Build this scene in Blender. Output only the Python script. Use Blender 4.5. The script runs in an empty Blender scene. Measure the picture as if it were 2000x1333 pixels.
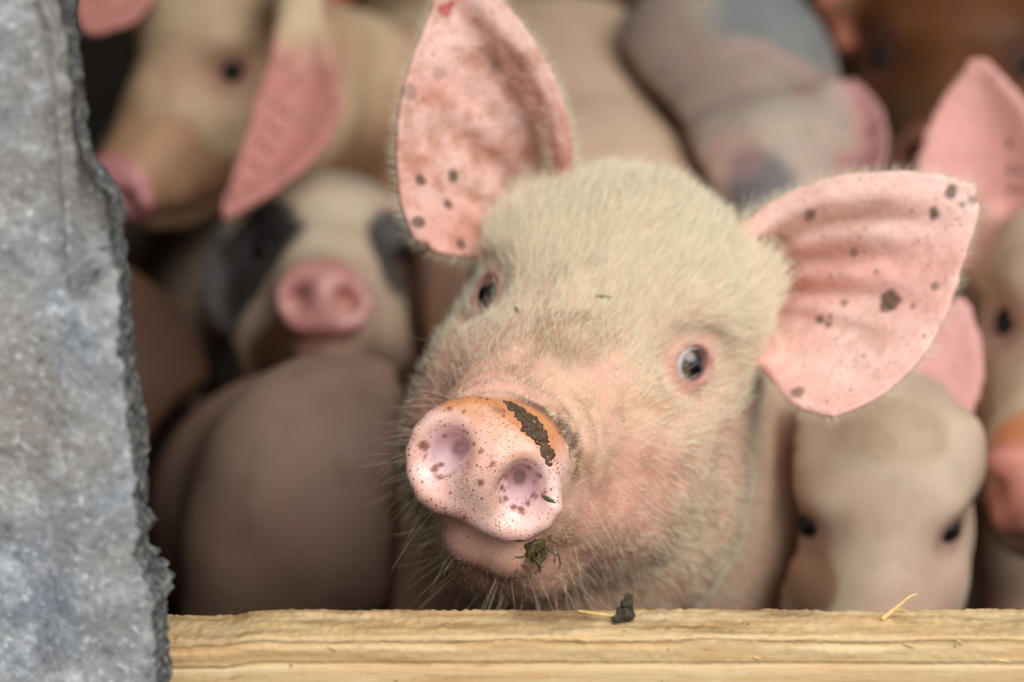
import bpy, math, random
import numpy as np
from mathutils import Vector, Matrix
from mathutils.bvhtree import BVHTree
from mathutils.kdtree import KDTree

# ------------------------------------------------------------------ camera, sky, light, exposure
scene = bpy.context.scene
col = scene.collection
CAM_Z, PITCH, LENS = 0.80, math.radians(13.0), 85.0
FPX = LENS / 36.0 * 2000.0
cam_d = bpy.data.cameras.new('camera')
cam = bpy.data.objects.new('camera', cam_d)
col.objects.link(cam)
cam.location = (0, 0, CAM_Z)
cam.rotation_euler = (math.pi / 2 - PITCH, 0, 0)
cam_d.lens = LENS
cam_d.sensor_width = 36.0
cam_d.clip_start = 0.05
cam_d.dof.use_dof = True
cam_d.dof.focus_distance = 1.140
cam_d.dof.aperture_fstop = 4.3
scene.camera = cam

world = bpy.data.worlds.new('overcast_sky')
scene.world = world
world.use_nodes = True
wn = world.node_tree
wn.nodes.clear()
wo = wn.nodes.new('ShaderNodeOutputWorld')
wb = wn.nodes.new('ShaderNodeBackground')
wb.inputs['Strength'].default_value = 1.0
wg = wn.nodes.new('ShaderNodeValToRGB')
wt = wn.nodes.new('ShaderNodeTexCoord')
wsx = wn.nodes.new('ShaderNodeSeparateXYZ')
wn.links.new(wt.outputs['Generated'], wsx.inputs[0])
wn.links.new(wsx.outputs['Z'], wg.inputs['Fac'])
for _i in range(2): wg.color_ramp.elements.new(0.5)
for _e, (_p, _c) in zip(wg.color_ramp.elements, ((0.0, (0.10, 0.09, 0.08)), (0.02, (0.42, 0.43, 0.45)), (0.25, (0.80, 0.81, 0.84)), (0.8, (1.05, 1.05, 1.06)))):
    _e.position = _p
    _e.color = (*_c, 1)
wn.links.new(wg.outputs[0], wb.inputs['Color'])
wn.links.new(wb.outputs[0], wo.inputs['Surface'])

sun_d = bpy.data.lights.new('hazy_sun', 'SUN')
sun_d.energy = 1.3
sun_d.angle = math.radians(50)
sun_d.color = (1.0, 0.97, 0.92)
sun = bpy.data.objects.new('hazy_sun', sun_d)
col.objects.link(sun)
sun.rotation_euler = Vector((-0.45, 0.75, -0.80)).to_track_quat('-Z', 'Y').to_euler()

scene.view_settings.view_transform = 'Standard'
scene.view_settings.look = 'None'
scene.view_settings.gamma = 1.0
scene.view_settings.use_curve_mapping = False
scene.view_settings.exposure = 0.60

# ------------------------------------------------------------------ helpers
CP, SP = math.cos(PITCH), math.sin(PITCH)
CF = np.array([0, CP, -SP]); CU = np.array([0, SP, CP]); CR = np.array([1.0, 0, 0]); CC = np.array([0, 0, CAM_Z])


def pt(px, py, d):
    """a photo pixel at a distance along the view axis -> a point in the place"""
    return CC + CF * d + CR * ((px - 1000) / FPX * d) + CU * ((666.5 - py) / FPX * d)


def project(P):
    q = P - CC
    z = q @ CF
    return np.stack([1000 + FPX * (q @ CR) / z, 666.5 - FPX * (q @ CU) / z], -1)


def lin(r, g, b):
    c = np.array([r, g, b], float) / 255.0
    return np.where(c <= 0.04045, c / 12.92, ((c + 0.055) / 1.055) ** 2.4)


def smooth(a, b, x):
    t = np.clip((x - a) / (b - a), 0, 1)
    return t * t * (3 - 2 * t)


def hash3(i, j, k, seed):
    n = (i.astype(np.int64) * 374761393 + j.astype(np.int64) * 668265263 + k.astype(np.int64) * 2147483647 + seed * 1274126177) & 0xFFFFFFFF
    n = ((n ^ (n >> 13)) * 1274126177) & 0xFFFFFFFF
    n = (n ^ (n >> 16)) & 0xFFFFFF
    return n / float(0xFFFFFF)


def vnoise(P, scale, seed=0):
    q = np.asarray(P) * scale
    f = np.floor(q)
    t = q - f
    t = t * t * (3 - 2 * t)
    i, j, k = f[:, 0].astype(np.int64), f[:, 1].astype(np.int64), f[:, 2].astype(np.int64)
    r = 0
    for a in (0, 1):
        for b in (0, 1):
            for c in (0, 1):
                w = (t[:, 0] if a else 1 - t[:, 0]) * (t[:, 1] if b else 1 - t[:, 1]) * (t[:, 2] if c else 1 - t[:, 2])
                r = r + w * hash3(i + a, j + b, k + c, seed)
    return r * 2 - 1


def fbm(P, scale, octaves=4, seed=0, gain=0.5):
    r, amp = 0, 1.0
    for o in range(octaves):
        r = r + amp * vnoise(P, scale * 2.03 ** o, seed + o * 17)
        amp *= gain
    return r


def rot_yaw_pitch_roll(yaw, pit, rol):
    yaw, pit, rol = (math.radians(a) for a in (yaw, pit, rol))
    cy, sy, cp, sp, cr, sr = math.cos(yaw), math.sin(yaw), math.cos(pit), math.sin(pit), math.cos(rol), math.sin(rol)
    Rz = np.array([[cy, -sy, 0], [sy, cy, 0], [0, 0, 1]])
    Rx = np.array([[1, 0, 0], [0, cp, -sp], [0, sp, cp]])
    Ry = np.array([[cr, 0, sr], [0, 1, 0], [-sr, 0, cr]])
    return Rz @ Rx @ Ry


def unit(v):
    v = np.asarray(v, float)
    return v / np.linalg.norm(v)


def tag(o, label=None, cat=None, group=None, kind=None):
    if label: o['label'] = label
    if cat: o['category'] = cat
    if group: o['group'] = group
    if kind: o['kind'] = kind
    return o


def mesh_object(name, verts, faces, mat, parent=None, smooth_shade=True):
    me = bpy.data.meshes.new(name)
    verts = np.asarray(verts, np.float32)
    faces = np.asarray(faces)
    if faces.ndim == 2:
        nf, k = faces.shape
        me.vertices.add(len(verts)); me.vertices.foreach_set('co', verts.ravel())
        me.loops.add(nf * k); me.loops.foreach_set('vertex_index', faces.astype(np.int32).ravel())
        me.polygons.add(nf); me.polygons.foreach_set('loop_start', np.arange(0, nf * k, k, dtype=np.int32))
        me.update(calc_edges=True)
        me.validate()
    else:
        me.from_pydata([tuple(v) for v in verts], [], [tuple(f) for f in faces])
    me.polygons.foreach_set('use_smooth', np.full(len(me.polygons), smooth_shade))
    me.update()
    if mat: me.materials.append(mat)
    o = bpy.data.objects.new(name, me)
    col.objects.link(o)
    if parent is not None: o.parent = parent
    return o


# ------------------------------------------------------------------ materials
def nt_new(name):
    m = bpy.data.materials.new(name)
    m.use_nodes = True
    n = m.node_tree
    n.nodes.clear()
    out = n.nodes.new('ShaderNodeOutputMaterial')
    b = n.nodes.new('ShaderNodeBsdfPrincipled')
    n.links.new(b.outputs[0], out.inputs['Surface'])
    return m, n, b


def node(n, t, **kw):
    x = n.nodes.new(t)
    for k, v in kw.items():
        if k in x.inputs: x.inputs[k].default_value = v
        else: setattr(x, k, v)
    return x


def mix(n, a, b, fac, mode='MIX'):
    x = n.nodes.new('ShaderNodeMix')
    x.data_type = 'RGBA'
    x.blend_type = mode
    for s, v in ((x.inputs[0], fac), (x.inputs[6], a), (x.inputs[7], b)):
        if isinstance(v, bpy.types.NodeSocket): n.links.new(v, s)
        elif isinstance(v, (int, float)): s.default_value = v
        else: s.default_value = (*v, 1)
    return x.outputs[2]


def mathn(n, op, a, b=None, clamp=False):
    x = n.nodes.new('ShaderNodeMath')
    x.operation = op
    x.use_clamp = clamp
    for s, v in ((x.inputs[0], a), (x.inputs[1], b)):
        if v is None: continue
        if isinstance(v, bpy.types.NodeSocket): n.links.new(v, s)
        else: s.default_value = v
    return x.outputs[0]


def ramp(n, fac, stops):
    x = n.nodes.new('ShaderNodeValToRGB')
    e = x.color_ramp.elements
    while len(e) < len(stops): e.new(0.5)
    for el, (p, c) in zip(e, stops):
        el.position = p
        el.color = (*c, 1) if not isinstance(c, (int, float)) else (c, c, c, 1)
    n.links.new(fac, x.inputs[0])
    return x.outputs[0]


def skin_material(name, sss=0.12, fine=True):
    m, n, b = nt_new(name)
    tint = node(n, 'ShaderNodeAttribute', attribute_name='tint')
    fleck = node(n, 'ShaderNodeAttribute', attribute_name='fleck')
    wet = node(n, 'ShaderNodeAttribute', attribute_name='wet')
    tc = n.nodes.new('ShaderNodeTexCoord')
    no1 = node(n, 'ShaderNodeTexNoise', Scale=45.0, Detail=5.0, Roughness=0.6)
    n.links.new(tc.outputs['Object'], no1.inputs['Vector'])
    c = mix(n, tint.outputs['Color'], (1.12, 0.98, 0.95), ramp(n, no1.outputs['Fac'], [(0.40, 0.0), (0.75, 0.7)]), 'MULTIPLY')
    c = mix(n, c, (0.80, 0.72, 0.62), ramp(n, no1.outputs['Fac'], [(0.30, 0.7), (0.48, 0.0)]), 'MULTIPLY')
    if fine:
        # dried mud specks: two sizes, denser where the fleck attribute says
        for sc, rad, colr, seed in ((760.0, 0.36, lin(172, 98, 54), 0.0), (460.0, 0.28, lin(152, 82, 46), 3.7), (230.0, 0.19, lin(128, 72, 42), 9.1)):
            mp = node(n, 'ShaderNodeMapping')
            mp.inputs['Location'].default_value = (seed, seed, seed)
            n.links.new(tc.outputs['Object'], mp.inputs['Vector'])
            wob = node(n, 'ShaderNodeTexNoise', Scale=sc * 1.3, Detail=2.0)
            n.links.new(mp.outputs[0], wob.inputs['Vector'])
            vo = node(n, 'ShaderNodeTexVoronoi', Scale=sc)
            n.links.new(mp.outputs[0], vo.inputs['Vector'])
            sepc = n.nodes.new('ShaderNodeSeparateColor')
            n.links.new(vo.outputs['Color'], sepc.inputs[0])
            dist = mathn(n, 'ADD', vo.outputs['Distance'], mathn(n, 'MULTIPLY', mathn(n, 'SUBTRACT', wob.outputs['Fac'], 0.5), 0.5))
            dot = ramp(n, dist, [(rad * 0.55, 1.0), (rad * 1.1, 0.0)])
            pick = mathn(n, 'GREATER_THAN', mathn(n, 'MULTIPLY', fleck.outputs['Fac'], 0.62), sepc.outputs[0])
            c = mix(n, c, tuple(colr), mathn(n, 'MULTIPLY', mathn(n, 'MULTIPLY', dot, pick), 0.85))
    n.links.new(c, b.inputs['Base Color'])
    ro = mathn(n, 'SUBTRACT', 0.62, mathn(n, 'MULTIPLY', wet.outputs['Fac'], 0.36))
    n.links.new(ro, b.inputs['Roughness'])
    b.inputs['Specular IOR Level'].default_value = 0.4
    n.links.new(mathn(n, 'MULTIPLY', wet.outputs['Fac'], 0.6), b.inputs['Coat Weight'])
    b.inputs['Coat Roughness'].default_value = 0.10
    if sss:
        b.inputs['Subsurface Weight'].default_value = sss
        b.inputs['Subsurface Radius'].default_value = (1.0, 0.35, 0.2)
        b.inputs['Subsurface Scale'].default_value = 0.006
    if fine:
        nb = node(n, 'ShaderNodeTexNoise', Scale=520.0, Detail=3.0)
        n.links.new(tc.outputs['Object'], nb.inputs['Vector'])
        vb = node(n, 'ShaderNodeTexVoronoi', Scale=700.0)
        n.links.new(tc.outputs['Object'], vb.inputs['Vector'])
        hsum = mathn(n, 'ADD', nb.outputs['Fac'], mathn(n, 'MULTIPLY', vb.outputs['Distance'], 0.5))
        bp = node(n, 'ShaderNodeBump', Strength=0.22, Distance=0.0008)
        n.links.new(hsum, bp.inputs['Height'])
        n.links.new(bp.outputs[0], b.inputs['Normal'])
    return m


def plain(name, rgb, rough=0.6, noise_scale=60.0, var=0.25, bump=0.0):
    m, n, b = nt_new(name)
    tc = n.nodes.new('ShaderNodeTexCoord')
    no = node(n, 'ShaderNodeTexNoise', Scale=noise_scale, Detail=5.0, Roughness=0.65)
    n.links.new(tc.outputs['Object'], no.inputs['Vector'])
    lo = tuple(np.array(rgb) * (1 - var)); hi = tuple(np.minimum(np.array(rgb) * (1 + var), 1))
    n.links.new(ramp(n, no.outputs['Fac'], [(0.3, lo), (0.7, hi)]), b.inputs['Base Color'])
    b.inputs['Roughness'].default_value = rough
    if bump:
        bp = node(n, 'ShaderNodeBump', Strength=bump, Distance=0.004)
        n.links.new(no.outputs['Fac'], bp.inputs['Height'])
        n.links.new(bp.outputs[0], b.inputs['Normal'])
    return m


def hair_material(name, rgb, rough=0.45):
    m, n, b = nt_new(name)
    hi = n.nodes.new('ShaderNodeHairInfo')
    c = ramp(n, hi.outputs['Random'], [(0.0, tuple(np.array(rgb) * 0.72)), (0.5, tuple(rgb)), (1.0, tuple(np.minimum(np.array(rgb) * 1.2, 1)))])
    n.links.new(c, b.inputs['Base Color'])
    b.inputs['Roughness'].default_value = rough
    b.inputs['Specular IOR Level'].default_value = 0.35
    b.inputs['Transmission Weight'].default_value = 0.0
    return m


M_SKIN = skin_material('pig_skin', 0.12, True)
M_SKIN_PLAIN = skin_material('herd_skin', 0.0, False)
M_HAIR = hair_material('straw_coloured_hair', lin(242, 230, 202))
M_BRISTLE = hair_material('pale_bristle', lin(226, 206, 170))


def eye_material(white=True):
    """sclera, brown iris and black pupil as rings round the eye's own forward axis (+Z of the eye)"""
    m, n, b = nt_new('pig_eye' if white else 'dark_pig_eye')
    tc = n.nodes.new('ShaderNodeTexCoord')
    vl = node(n, 'ShaderNodeVectorMath', operation='NORMALIZE')
    n.links.new(tc.outputs['Object'], vl.inputs[0])
    sx = n.nodes.new('ShaderNodeSeparateXYZ')
    n.links.new(vl.outputs[0], sx.inputs[0])
    ang = mathn(n, 'ARCCOSINE', sx.outputs['Z'])
    no = node(n, 'ShaderNodeTexNoise', Scale=900.0, Detail=3.0)
    n.links.new(tc.outputs['Object'], no.inputs['Vector'])
    iris = ramp(n, no.outputs['Fac'], [(0.3, tuple(lin(44, 30, 24))), (0.7, tuple(lin(80, 58, 46)))]) if white else (0.012, 0.009, 0.008)
    c = mix(n, (0.004, 0.005, 0.008), iris, ramp(n, ang, [(0.40, 0.0), (0.46, 1.0)]))
    if white: c = mix(n, c, tuple(lin(218, 216, 222)), ramp(n, ang, [(0.74, 0.0), (0.81, 1.0)]))
    n.links.new(c, b.inputs['Base Color'])
    b.inputs['Roughness'].default_value = 0.08 if white else 0.3
    b.inputs['Specular IOR Level'].default_value = 0.6 if white else 0.3
    b.inputs['Coat Weight'].default_value = 0.6 if white else 0.0
    b.inputs['Coat Roughness'].default_value = 0.02
    return m


M_EYE = eye_material()
M_EYE_DARK = eye_material(False)


# ------------------------------------------------------------------ distance-field modelling
class Field:
    """a signed-distance grid (axes may be unevenly spaced) into which rounded shapes are blended"""

    def __init__(s, ax, ay, az):
        s.ax = [np.asarray(a, np.float32) for a in (ax, ay, az)]
        s.D = np.full([len(a) for a in s.ax], 0.2, np.float32)

    def box(s, lo, hi):
        sl = []
        for a, l, h in zip(s.ax, lo, hi):
            i = max(int(np.searchsorted(a, l)) - 1, 0); j = min(int(np.searchsorted(a, h)) + 1, len(a))
            if j - i < 1: return None, None
            sl.append(slice(i, j))
        g = np.meshgrid(*[a[q] for a, q in zip(s.ax, sl)], indexing='ij')
        return tuple(sl), g

    def put(s, lo, hi, fn, k, sub=False, pad=0.02):
        m = k + pad
        sl, g = s.box(np.asarray(lo) - m, np.asarray(hi) + m)
        if sl is None: return
        d = fn(*g)
        a = s.D[sl]
        if not sub:
            h = np.maximum(k - np.abs(a - d), 0) / k
            s.D[sl] = np.minimum(a, d) - h * h * k * 0.25
        else:
            h = np.maximum(k - np.abs(a + d), 0) / k
            s.D[sl] = np.maximum(a, -d) + h * h * k * 0.25

    def cone(s, a, b, ra, rb, k=0.02, sub=False):
        a = np.asarray(a, float); b = np.asarray(b, float)
        ab = b - a; L2 = float(ab @ ab) + 1e-12

        def fn(x, y, z):
            px, py, pz = x - a[0], y - a[1], z - a[2]
            t = np.clip((px * ab[0] + py * ab[1] + pz * ab[2]) / L2, 0, 1)
            return np.sqrt((px - t * ab[0]) ** 2 + (py - t * ab[1]) ** 2 + (pz - t * ab[2]) ** 2) - (ra + (rb - ra) * t)
        s.put(np.minimum(a - ra, b - rb), np.maximum(a + ra, b + rb), fn, k, sub)

    def ellipsoid(s, c, R, r, k=0.02, sub=False):
        """R: columns are the three axes, r: the three half-lengths"""
        c = np.asarray(c, float); R = np.asarray(R, float); r = np.asarray(r, float)
        ext = np.sqrt(((R * r[None, :]) ** 2).sum(1))

        def fn(x, y, z):
            px, py, pz = x - c[0], y - c[1], z - c[2]
            k0 = 0; k1 = 0
            for i in range(3):
                q = (px * R[0, i] + py * R[1, i] + pz * R[2, i]) / r[i]
                k0 = k0 + q * q
                k1 = k1 + (q / r[i]) ** 2
            k0 = np.sqrt(k0); k1 = np.sqrt(k1)
            return k0 * (k0 - 1) / np.maximum(k1, 1e-9)
        s.put(c - ext, c + ext, fn, k, sub)

    def sheet(s, P, rad, k=0.006, window=0.012):
        """a thin curved sheet given as dense points with a radius each"""
        P = np.asarray(P, np.float32).reshape(-1, 3); rad = np.asarray(rad, np.float32).ravel()
        lo, hi = P.min(0) - window, P.max(0) + window
        sl, g = s.box(lo, hi)
        if sl is None or min(g[0].shape) < 2: return
        S = np.full(g[0].shape, window, np.float32)
        axs = [a[q] for a, q in zip(s.ax, sl)]
        h = min(float(np.diff(a).min()) for a in axs)
        n = int(math.ceil(window / h))
        base = [np.clip(np.searchsorted(a, P[:, i]) - 1, 0, len(a) - 1) for i, a in enumerate(axs)]
        rng = range(-n, n + 2)
        flat = S.ravel(); ny, nz = S.shape[1], S.shape[2]
        for di in rng:
            i = base[0] + di
            oki = (i >= 0) & (i < len(axs[0])); ic = np.clip(i, 0, len(axs[0]) - 1)
            dx2 = (axs[0][ic] - P[:, 0]) ** 2
            oki &= dx2 < window * window
            for dj in rng:
                j = base[1] + dj
                okj = oki & (j >= 0) & (j < len(axs[1])); jc = np.clip(j, 0, len(axs[1]) - 1)
                dxy = dx2 + (axs[1][jc] - P[:, 1]) ** 2
                okj &= dxy < window * window
                w = np.nonzero(okj)[0]
                if not len(w): continue
                kk = base[2][w][:, None] + np.arange(-n, n + 2)[None, :]
                okk = (kk >= 0) & (kk < len(axs[2])); kc = np.clip(kk, 0, len(axs[2]) - 1)
                d = np.sqrt(dxy[w][:, None] + (axs[2][kc] - P[w, 2][:, None]) ** 2) - rad[w][:, None]
                idx = (ic[w][:, None] * ny + jc[w][:, None]) * nz + kc
                d = d[okk]; idx = idx[okk]
                better = d < flat[idx]
                np.minimum.at(flat, idx[better], d[better])
        S = flat.reshape(S.shape)
        a = s.D[sl]
        hh = np.maximum(k - np.abs(a - S), 0) / k
        s.D[sl] = np.minimum(a, S) - hh * hh * k * 0.25

    def surface(s, relax=2):
        """surface nets: one vertex per crossed cell, one quad per crossed edge"""
        D = s.D
        inside = D < 0
        nx, ny, nz = D.shape
        cnt = np.zeros((nx - 1, ny - 1, nz - 1), np.uint8)
        for a in (0, 1):
            for b in (0, 1):
                for c in (0, 1):
                    cnt += inside[a:nx - 1 + a, b:ny - 1 + b, c:nz - 1 + c]
        act = np.nonzero((cnt > 0) & (cnt < 8))
        del cnt
        I = np.stack(act, 1)
        num = len(I)
        vid = np.full((nx - 1, ny - 1, nz - 1), -1, np.int32)
        vid[act] = np.arange(num, dtype=np.int32)
        acc = np.zeros((num, 3), np.float32); n = np.zeros(num, np.float32)
        off = [(a, b, c) for a in (0, 1) for b in (0, 1) for c in (0, 1)]
        for o1 in off:
            for ax in range(3):
                if o1[ax]: continue
                o2 = list(o1); o2[ax] = 1
                d1 = D[I[:, 0] + o1[0], I[:, 1] + o1[1], I[:, 2] + o1[2]]
                d2 = D[I[:, 0] + o2[0], I[:, 1] + o2[1], I[:, 2] + o2[2]]
                m = (d1 < 0) != (d2 < 0)
                t = np.where(m, d1 / np.where(m, d1 - d2, 1), 0)
                q = np.tile(np.array(o1, np.float32), (num, 1)); q[:, ax] = t
                acc += q * m[:, None]; n += m
        idx = I + acc / n[:, None]
        V = np.stack([np.interp(idx[:, i], np.arange(len(a)), a) for i, a in enumerate(s.ax)], 1)
        quads = []
        for ax in range(3):
            A = [slice(None)] * 3; B = [slice(None)] * 3
            A[ax] = slice(0, -1); B[ax] = slice(1, None)
            u, v = [i for i in range(3) if i != ax]
            for q in (u, v):
                A[q] = slice(1, -1); B[q] = slice(1, -1)
            sA, sB = inside[tuple(A)], inside[tuple(B)]
            e = np.stack(np.nonzero(sA != sB), 1)
            if not len(e): continue
            flip = sA[tuple(e.T)]
            base = e.copy(); base[:, u] += 1; base[:, v] += 1
            c4 = []
            for du, dv in ((-1, -1), (0, -1), (0, 0), (-1, 0)):
                q = base.copy(); q[:, u] += du; q[:, v] += dv
                c4.append(vid[q[:, 0], q[:, 1], q[:, 2]])
            Q = np.stack(c4, 1)
            if ax == 1: flip = ~flip
            Q[~flip] = Q[~flip][:, ::-1]
            quads.append(Q)
        Q = np.concatenate(quads)
        Q = Q[(Q >= 0).all(1)]
        E = np.concatenate([Q[:, [0, 1]], Q[:, [1, 2]], Q[:, [2, 3]], Q[:, [3, 0]]])
        for it in range(relax):
            for lam in (0.5, -0.52):
                S = np.stack([np.bincount(E[:, 0], V[E[:, 1], i], num) + np.bincount(E[:, 1], V[E[:, 0], i], num) for i in range(3)], 1)
                c = np.bincount(E[:, 0], minlength=num) + np.bincount(E[:, 1], minlength=num)
                V = V + lam * (S / np.maximum(c, 1)[:, None] - V)
        return V, Q


def vertex_normals(V, Q):
    fn = np.cross(V[Q[:, 2]] - V[Q[:, 0]], V[Q[:, 3]] - V[Q[:, 1]])
    N = np.stack([sum(np.bincount(Q[:, k], fn[:, i], len(V)) for k in range(4)) for i in range(3)], 1)
    return N / np.maximum(np.linalg.norm(N, axis=1), 1e-12)[:, None]


def axis(lo, hi, flo=None, fhi=None, h=0.005, big=0.008, grow=1.12):
    if flo is None: return np.arange(lo, hi + h, h)
    mid = list(np.arange(flo, fhi + h, h))
    st = h; a = mid[-1]; up = []
    while a < hi:
        st = min(st * grow, big); a += st; up.append(a)
    st = h; a = mid[0]; dn = []
    while a > lo:
        st = min(st * grow, big); a -= st; dn.append(a)
    return np.array(dn[::-1] + mid + up)


# ------------------------------------------------------------------ the pig's head, in the head's own space
# x across, y from the snout disc back into the head, z up; origin in the middle of the snout disc
EYE_H = np.array([0.0595, 0.138, 0.055])
EYE_R = 0.0122


class Head:
    def __init__(s, disc, yaw, pitch, roll, size=1.0, disc_roll=0.0, disc_face=(0, -1, 0.10)):
        s.o = np.asarray(disc, float); s.R = rot_yaw_pitch_roll(yaw, pitch, roll); s.k = size
        f = -unit(disc_face); a = math.radians(disc_roll)
        u = unit(np.cross(f, (0, 0, 1))); v = np.cross(u, f)
        s.Rd = np.stack([u * math.cos(a) - v * math.sin(a), f, u * math.sin(a) + v * math.cos(a)], 1)

    def disc_local(s, Hc):
        q = (Hc - np.array([0, 0.010, 0])) @ s.Rd
        return q[:, 0], q[:, 1], q[:, 2]

    def w(s, h):
        return s.o + s.k * (np.asarray(h, float) @ s.R.T)

    def d(s, v):
        return np.asarray(v, float) @ s.R.T

    def inv(s, P):
        return ((P - s.o) @ s.R) / s.k

    def eye(s, side):
        n = unit((side * 0.72, -0.66, 0.20))
        c = EYE_H * np.array([side, 1, 1]) - n * 0.0080
        return c, n


# the disc's outline: broad rounded top, full lobe low on one side, a lip notch in the lower rim
_dp = np.array([(-24, -123), (28, -103), (64, -88), (106, -60), (140, -30), (164, 7), (156, 52), (124, 96), (87, 116), (39, 119), (-13, 112), (-64, 122), (-104, 114),
                (-142, 79), (-164, 38), (-170, -11), (-158, -52), (-132, -88), (-96, -117), (-58, -130)], float)
DISC_OUTLINE = _dp * np.array([1.01, -1.01]) / (4057 * 0.982)


def polygon_distance(u, v, poly):
    d = np.full(u.shape, 1e9, np.float32); sgn = np.ones(u.shape, np.float32)
    n = len(poly)
    for i in range(n):
        a, b = poly[i], poly[(i + 1) % n]
        ex, ey = b - a
        wx, wy = u - a[0], v - a[1]
        t = np.clip((wx * ex + wy * ey) / (ex * ex + ey * ey), 0, 1)
        d = np.minimum(d, (wx - ex * t) ** 2 + (wy - ey * t) ** 2)
        c1 = v >= a[1]; c2 = v < b[1]; c3 = ex * wy > ey * wx
        sgn = np.where((c1 & c2 & c3) | (~c1 & ~c2 & ~c3), -sgn, sgn)
    return sgn * np.sqrt(d)


def put_head(F, H, detail=True, jaw_x=0.0):
    k = H.k

    def cone(a, b, ra, rb, kk=0.02, sub=False): F.cone(H.w(a), H.w(b), ra * k, rb * k, kk * k, sub)

    def ell(c, r, kk=0.02, sub=False, R=None):
        F.ellipsoid(H.w(c), H.R if R is None else H.R @ R, np.array(r) * k, kk * k, sub)
    # skull, forehead, muzzle
    ell((0, 0.205, 0.050), (0.083, 0.085, 0.076))
    cone((0, 0.110, 0.030), (0, 0.200, 0.068), 0.045, 0.060, 0.03)
    cone((0, 0.022, 0.000), (0, 0.110, 0.018), 0.0315, 0.046, 0.02)
    cone((0.012, 0.03, 0.004), (0.022, 0.11, 0.010), 0.022, 0.036, 0.02)
    cone((-0.012, 0.03, 0.004), (-0.022, 0.11, 0.010), 0.022, 0.036, 0.02)
    for sd in (-1, 1):
        ell((sd * 0.047, 0.150, -0.012), (0.038, 0.060, 0.055), 0.03)          # cheek
        ell((sd * 0.050, 0.205, -0.050), (0.048, 0.060, 0.055), 0.03)          # jowl
        ell((sd * 0.046, 0.162, 0.080), (0.020, 0.026, 0.014), 0.025)          # brow
        cone((sd * 0.056, 0.195, 0.080), (sd * 0.066, 0.207, 0.096), 0.026, 0.014, 0.02)  # ear root
        cone((sd * 0.024, 0.045, -0.022), (sd * 0.042, 0.120, -0.030), 0.019, 0.030, 0.02)  # upper lip
    # lower jaw
    for sd in (-1, 1): cone((jaw_x + sd * 0.010, 0.032, -0.041), (jaw_x + sd * 0.010, 0.075, -0.050), 0.0160, 0.026, 0.008)
    cone((jaw_x, 0.075, -0.050), (0, 0.190, -0.062), 0.028, 0.056, 0.03)
    # snout disc: a rounded slab, wider than tall
    Rd = H.Rd
    RD = H.R @ Rd
    o = H.w((0, 0.010, 0))

    def disc(x, y, z):
        px, py, pz = (x - o[0]) / k, (y - o[1]) / k, (z - o[2]) / k
        u = px * RD[0, 0] + py * RD[1, 0] + pz * RD[2, 0]
        t = px * RD[0, 1] + py * RD[1, 1] + pz * RD[2, 1]
        v = px * RD[0, 2] + py * RD[1, 2] + pz * RD[2, 2]
        d2 = polygon_distance(u, v, DISC_OUTLINE)
        d2 = d2 + 0.75 * np.maximum(t + 0.002, 0)
        d1 = np.abs(t + 0.0012 * (np.abs(u) / 0.03) ** 2) - 0.0100
        rd = 0.0085
        e2, e1 = d2 + rd, d1 + rd
        return (np.minimum(np.maximum(e2, e1), 0) + np.sqrt(np.maximum(e2, 0) ** 2 + np.maximum(e1, 0) ** 2) - rd) * k
    F.put(o - 0.05 * k, o + 0.05 * k, disc, 0.0055 * k)

    def dc(u, t, v): return tuple(np.array([0, 0.010, 0]) + Rd @ np.array([u, t, v]))
    for sd in (-1, 1):
        a = math.radians(sd * -20)
        Rn = Rd @ np.array([[math.cos(a), 0, math.sin(a)], [0, 1, 0], [-math.sin(a), 0, math.cos(a)]])
        ell(dc(sd * 0.0235 - 0.002, -0.0160, -0.0040), (0.0130, 0.0105, 0.0170), 0.008, True, Rn)     # shallow outer hollow
        ell(dc(sd * 0.0205 - 0.002, -0.0075, 0.0000), (0.0074, 0.0155, 0.0108), 0.0060, True, Rn)      # nostril
        ell(dc(sd * 0.0165 - 0.002, -0.004, 0.0025), (0.0042, 0.021, 0.0052), 0.0030, True, Rn)       # its deep inner corner
    # eyes: lids round a hole that the eyeball fills
    for sd in (-1, 1):
        c, nrm = H.eye(sd)
        t1 = unit(np.cross((0, 0, 1), nrm)); t2 = np.cross(nrm, t1)
        Re = np.stack([t1, t2, nrm], 1)
        ell(tuple(c + nrm * 0.012), (0.021, 0.018, 0.0098), 0.014, True, Re)                    # socket
        ell(tuple(c), (EYE_R + 0.0022,) * 3, 0.014)
        ell(tuple(c + nrm * 0.011), (0.0106, 0.0098, 0.0150), 0.002, True, Re)


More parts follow.
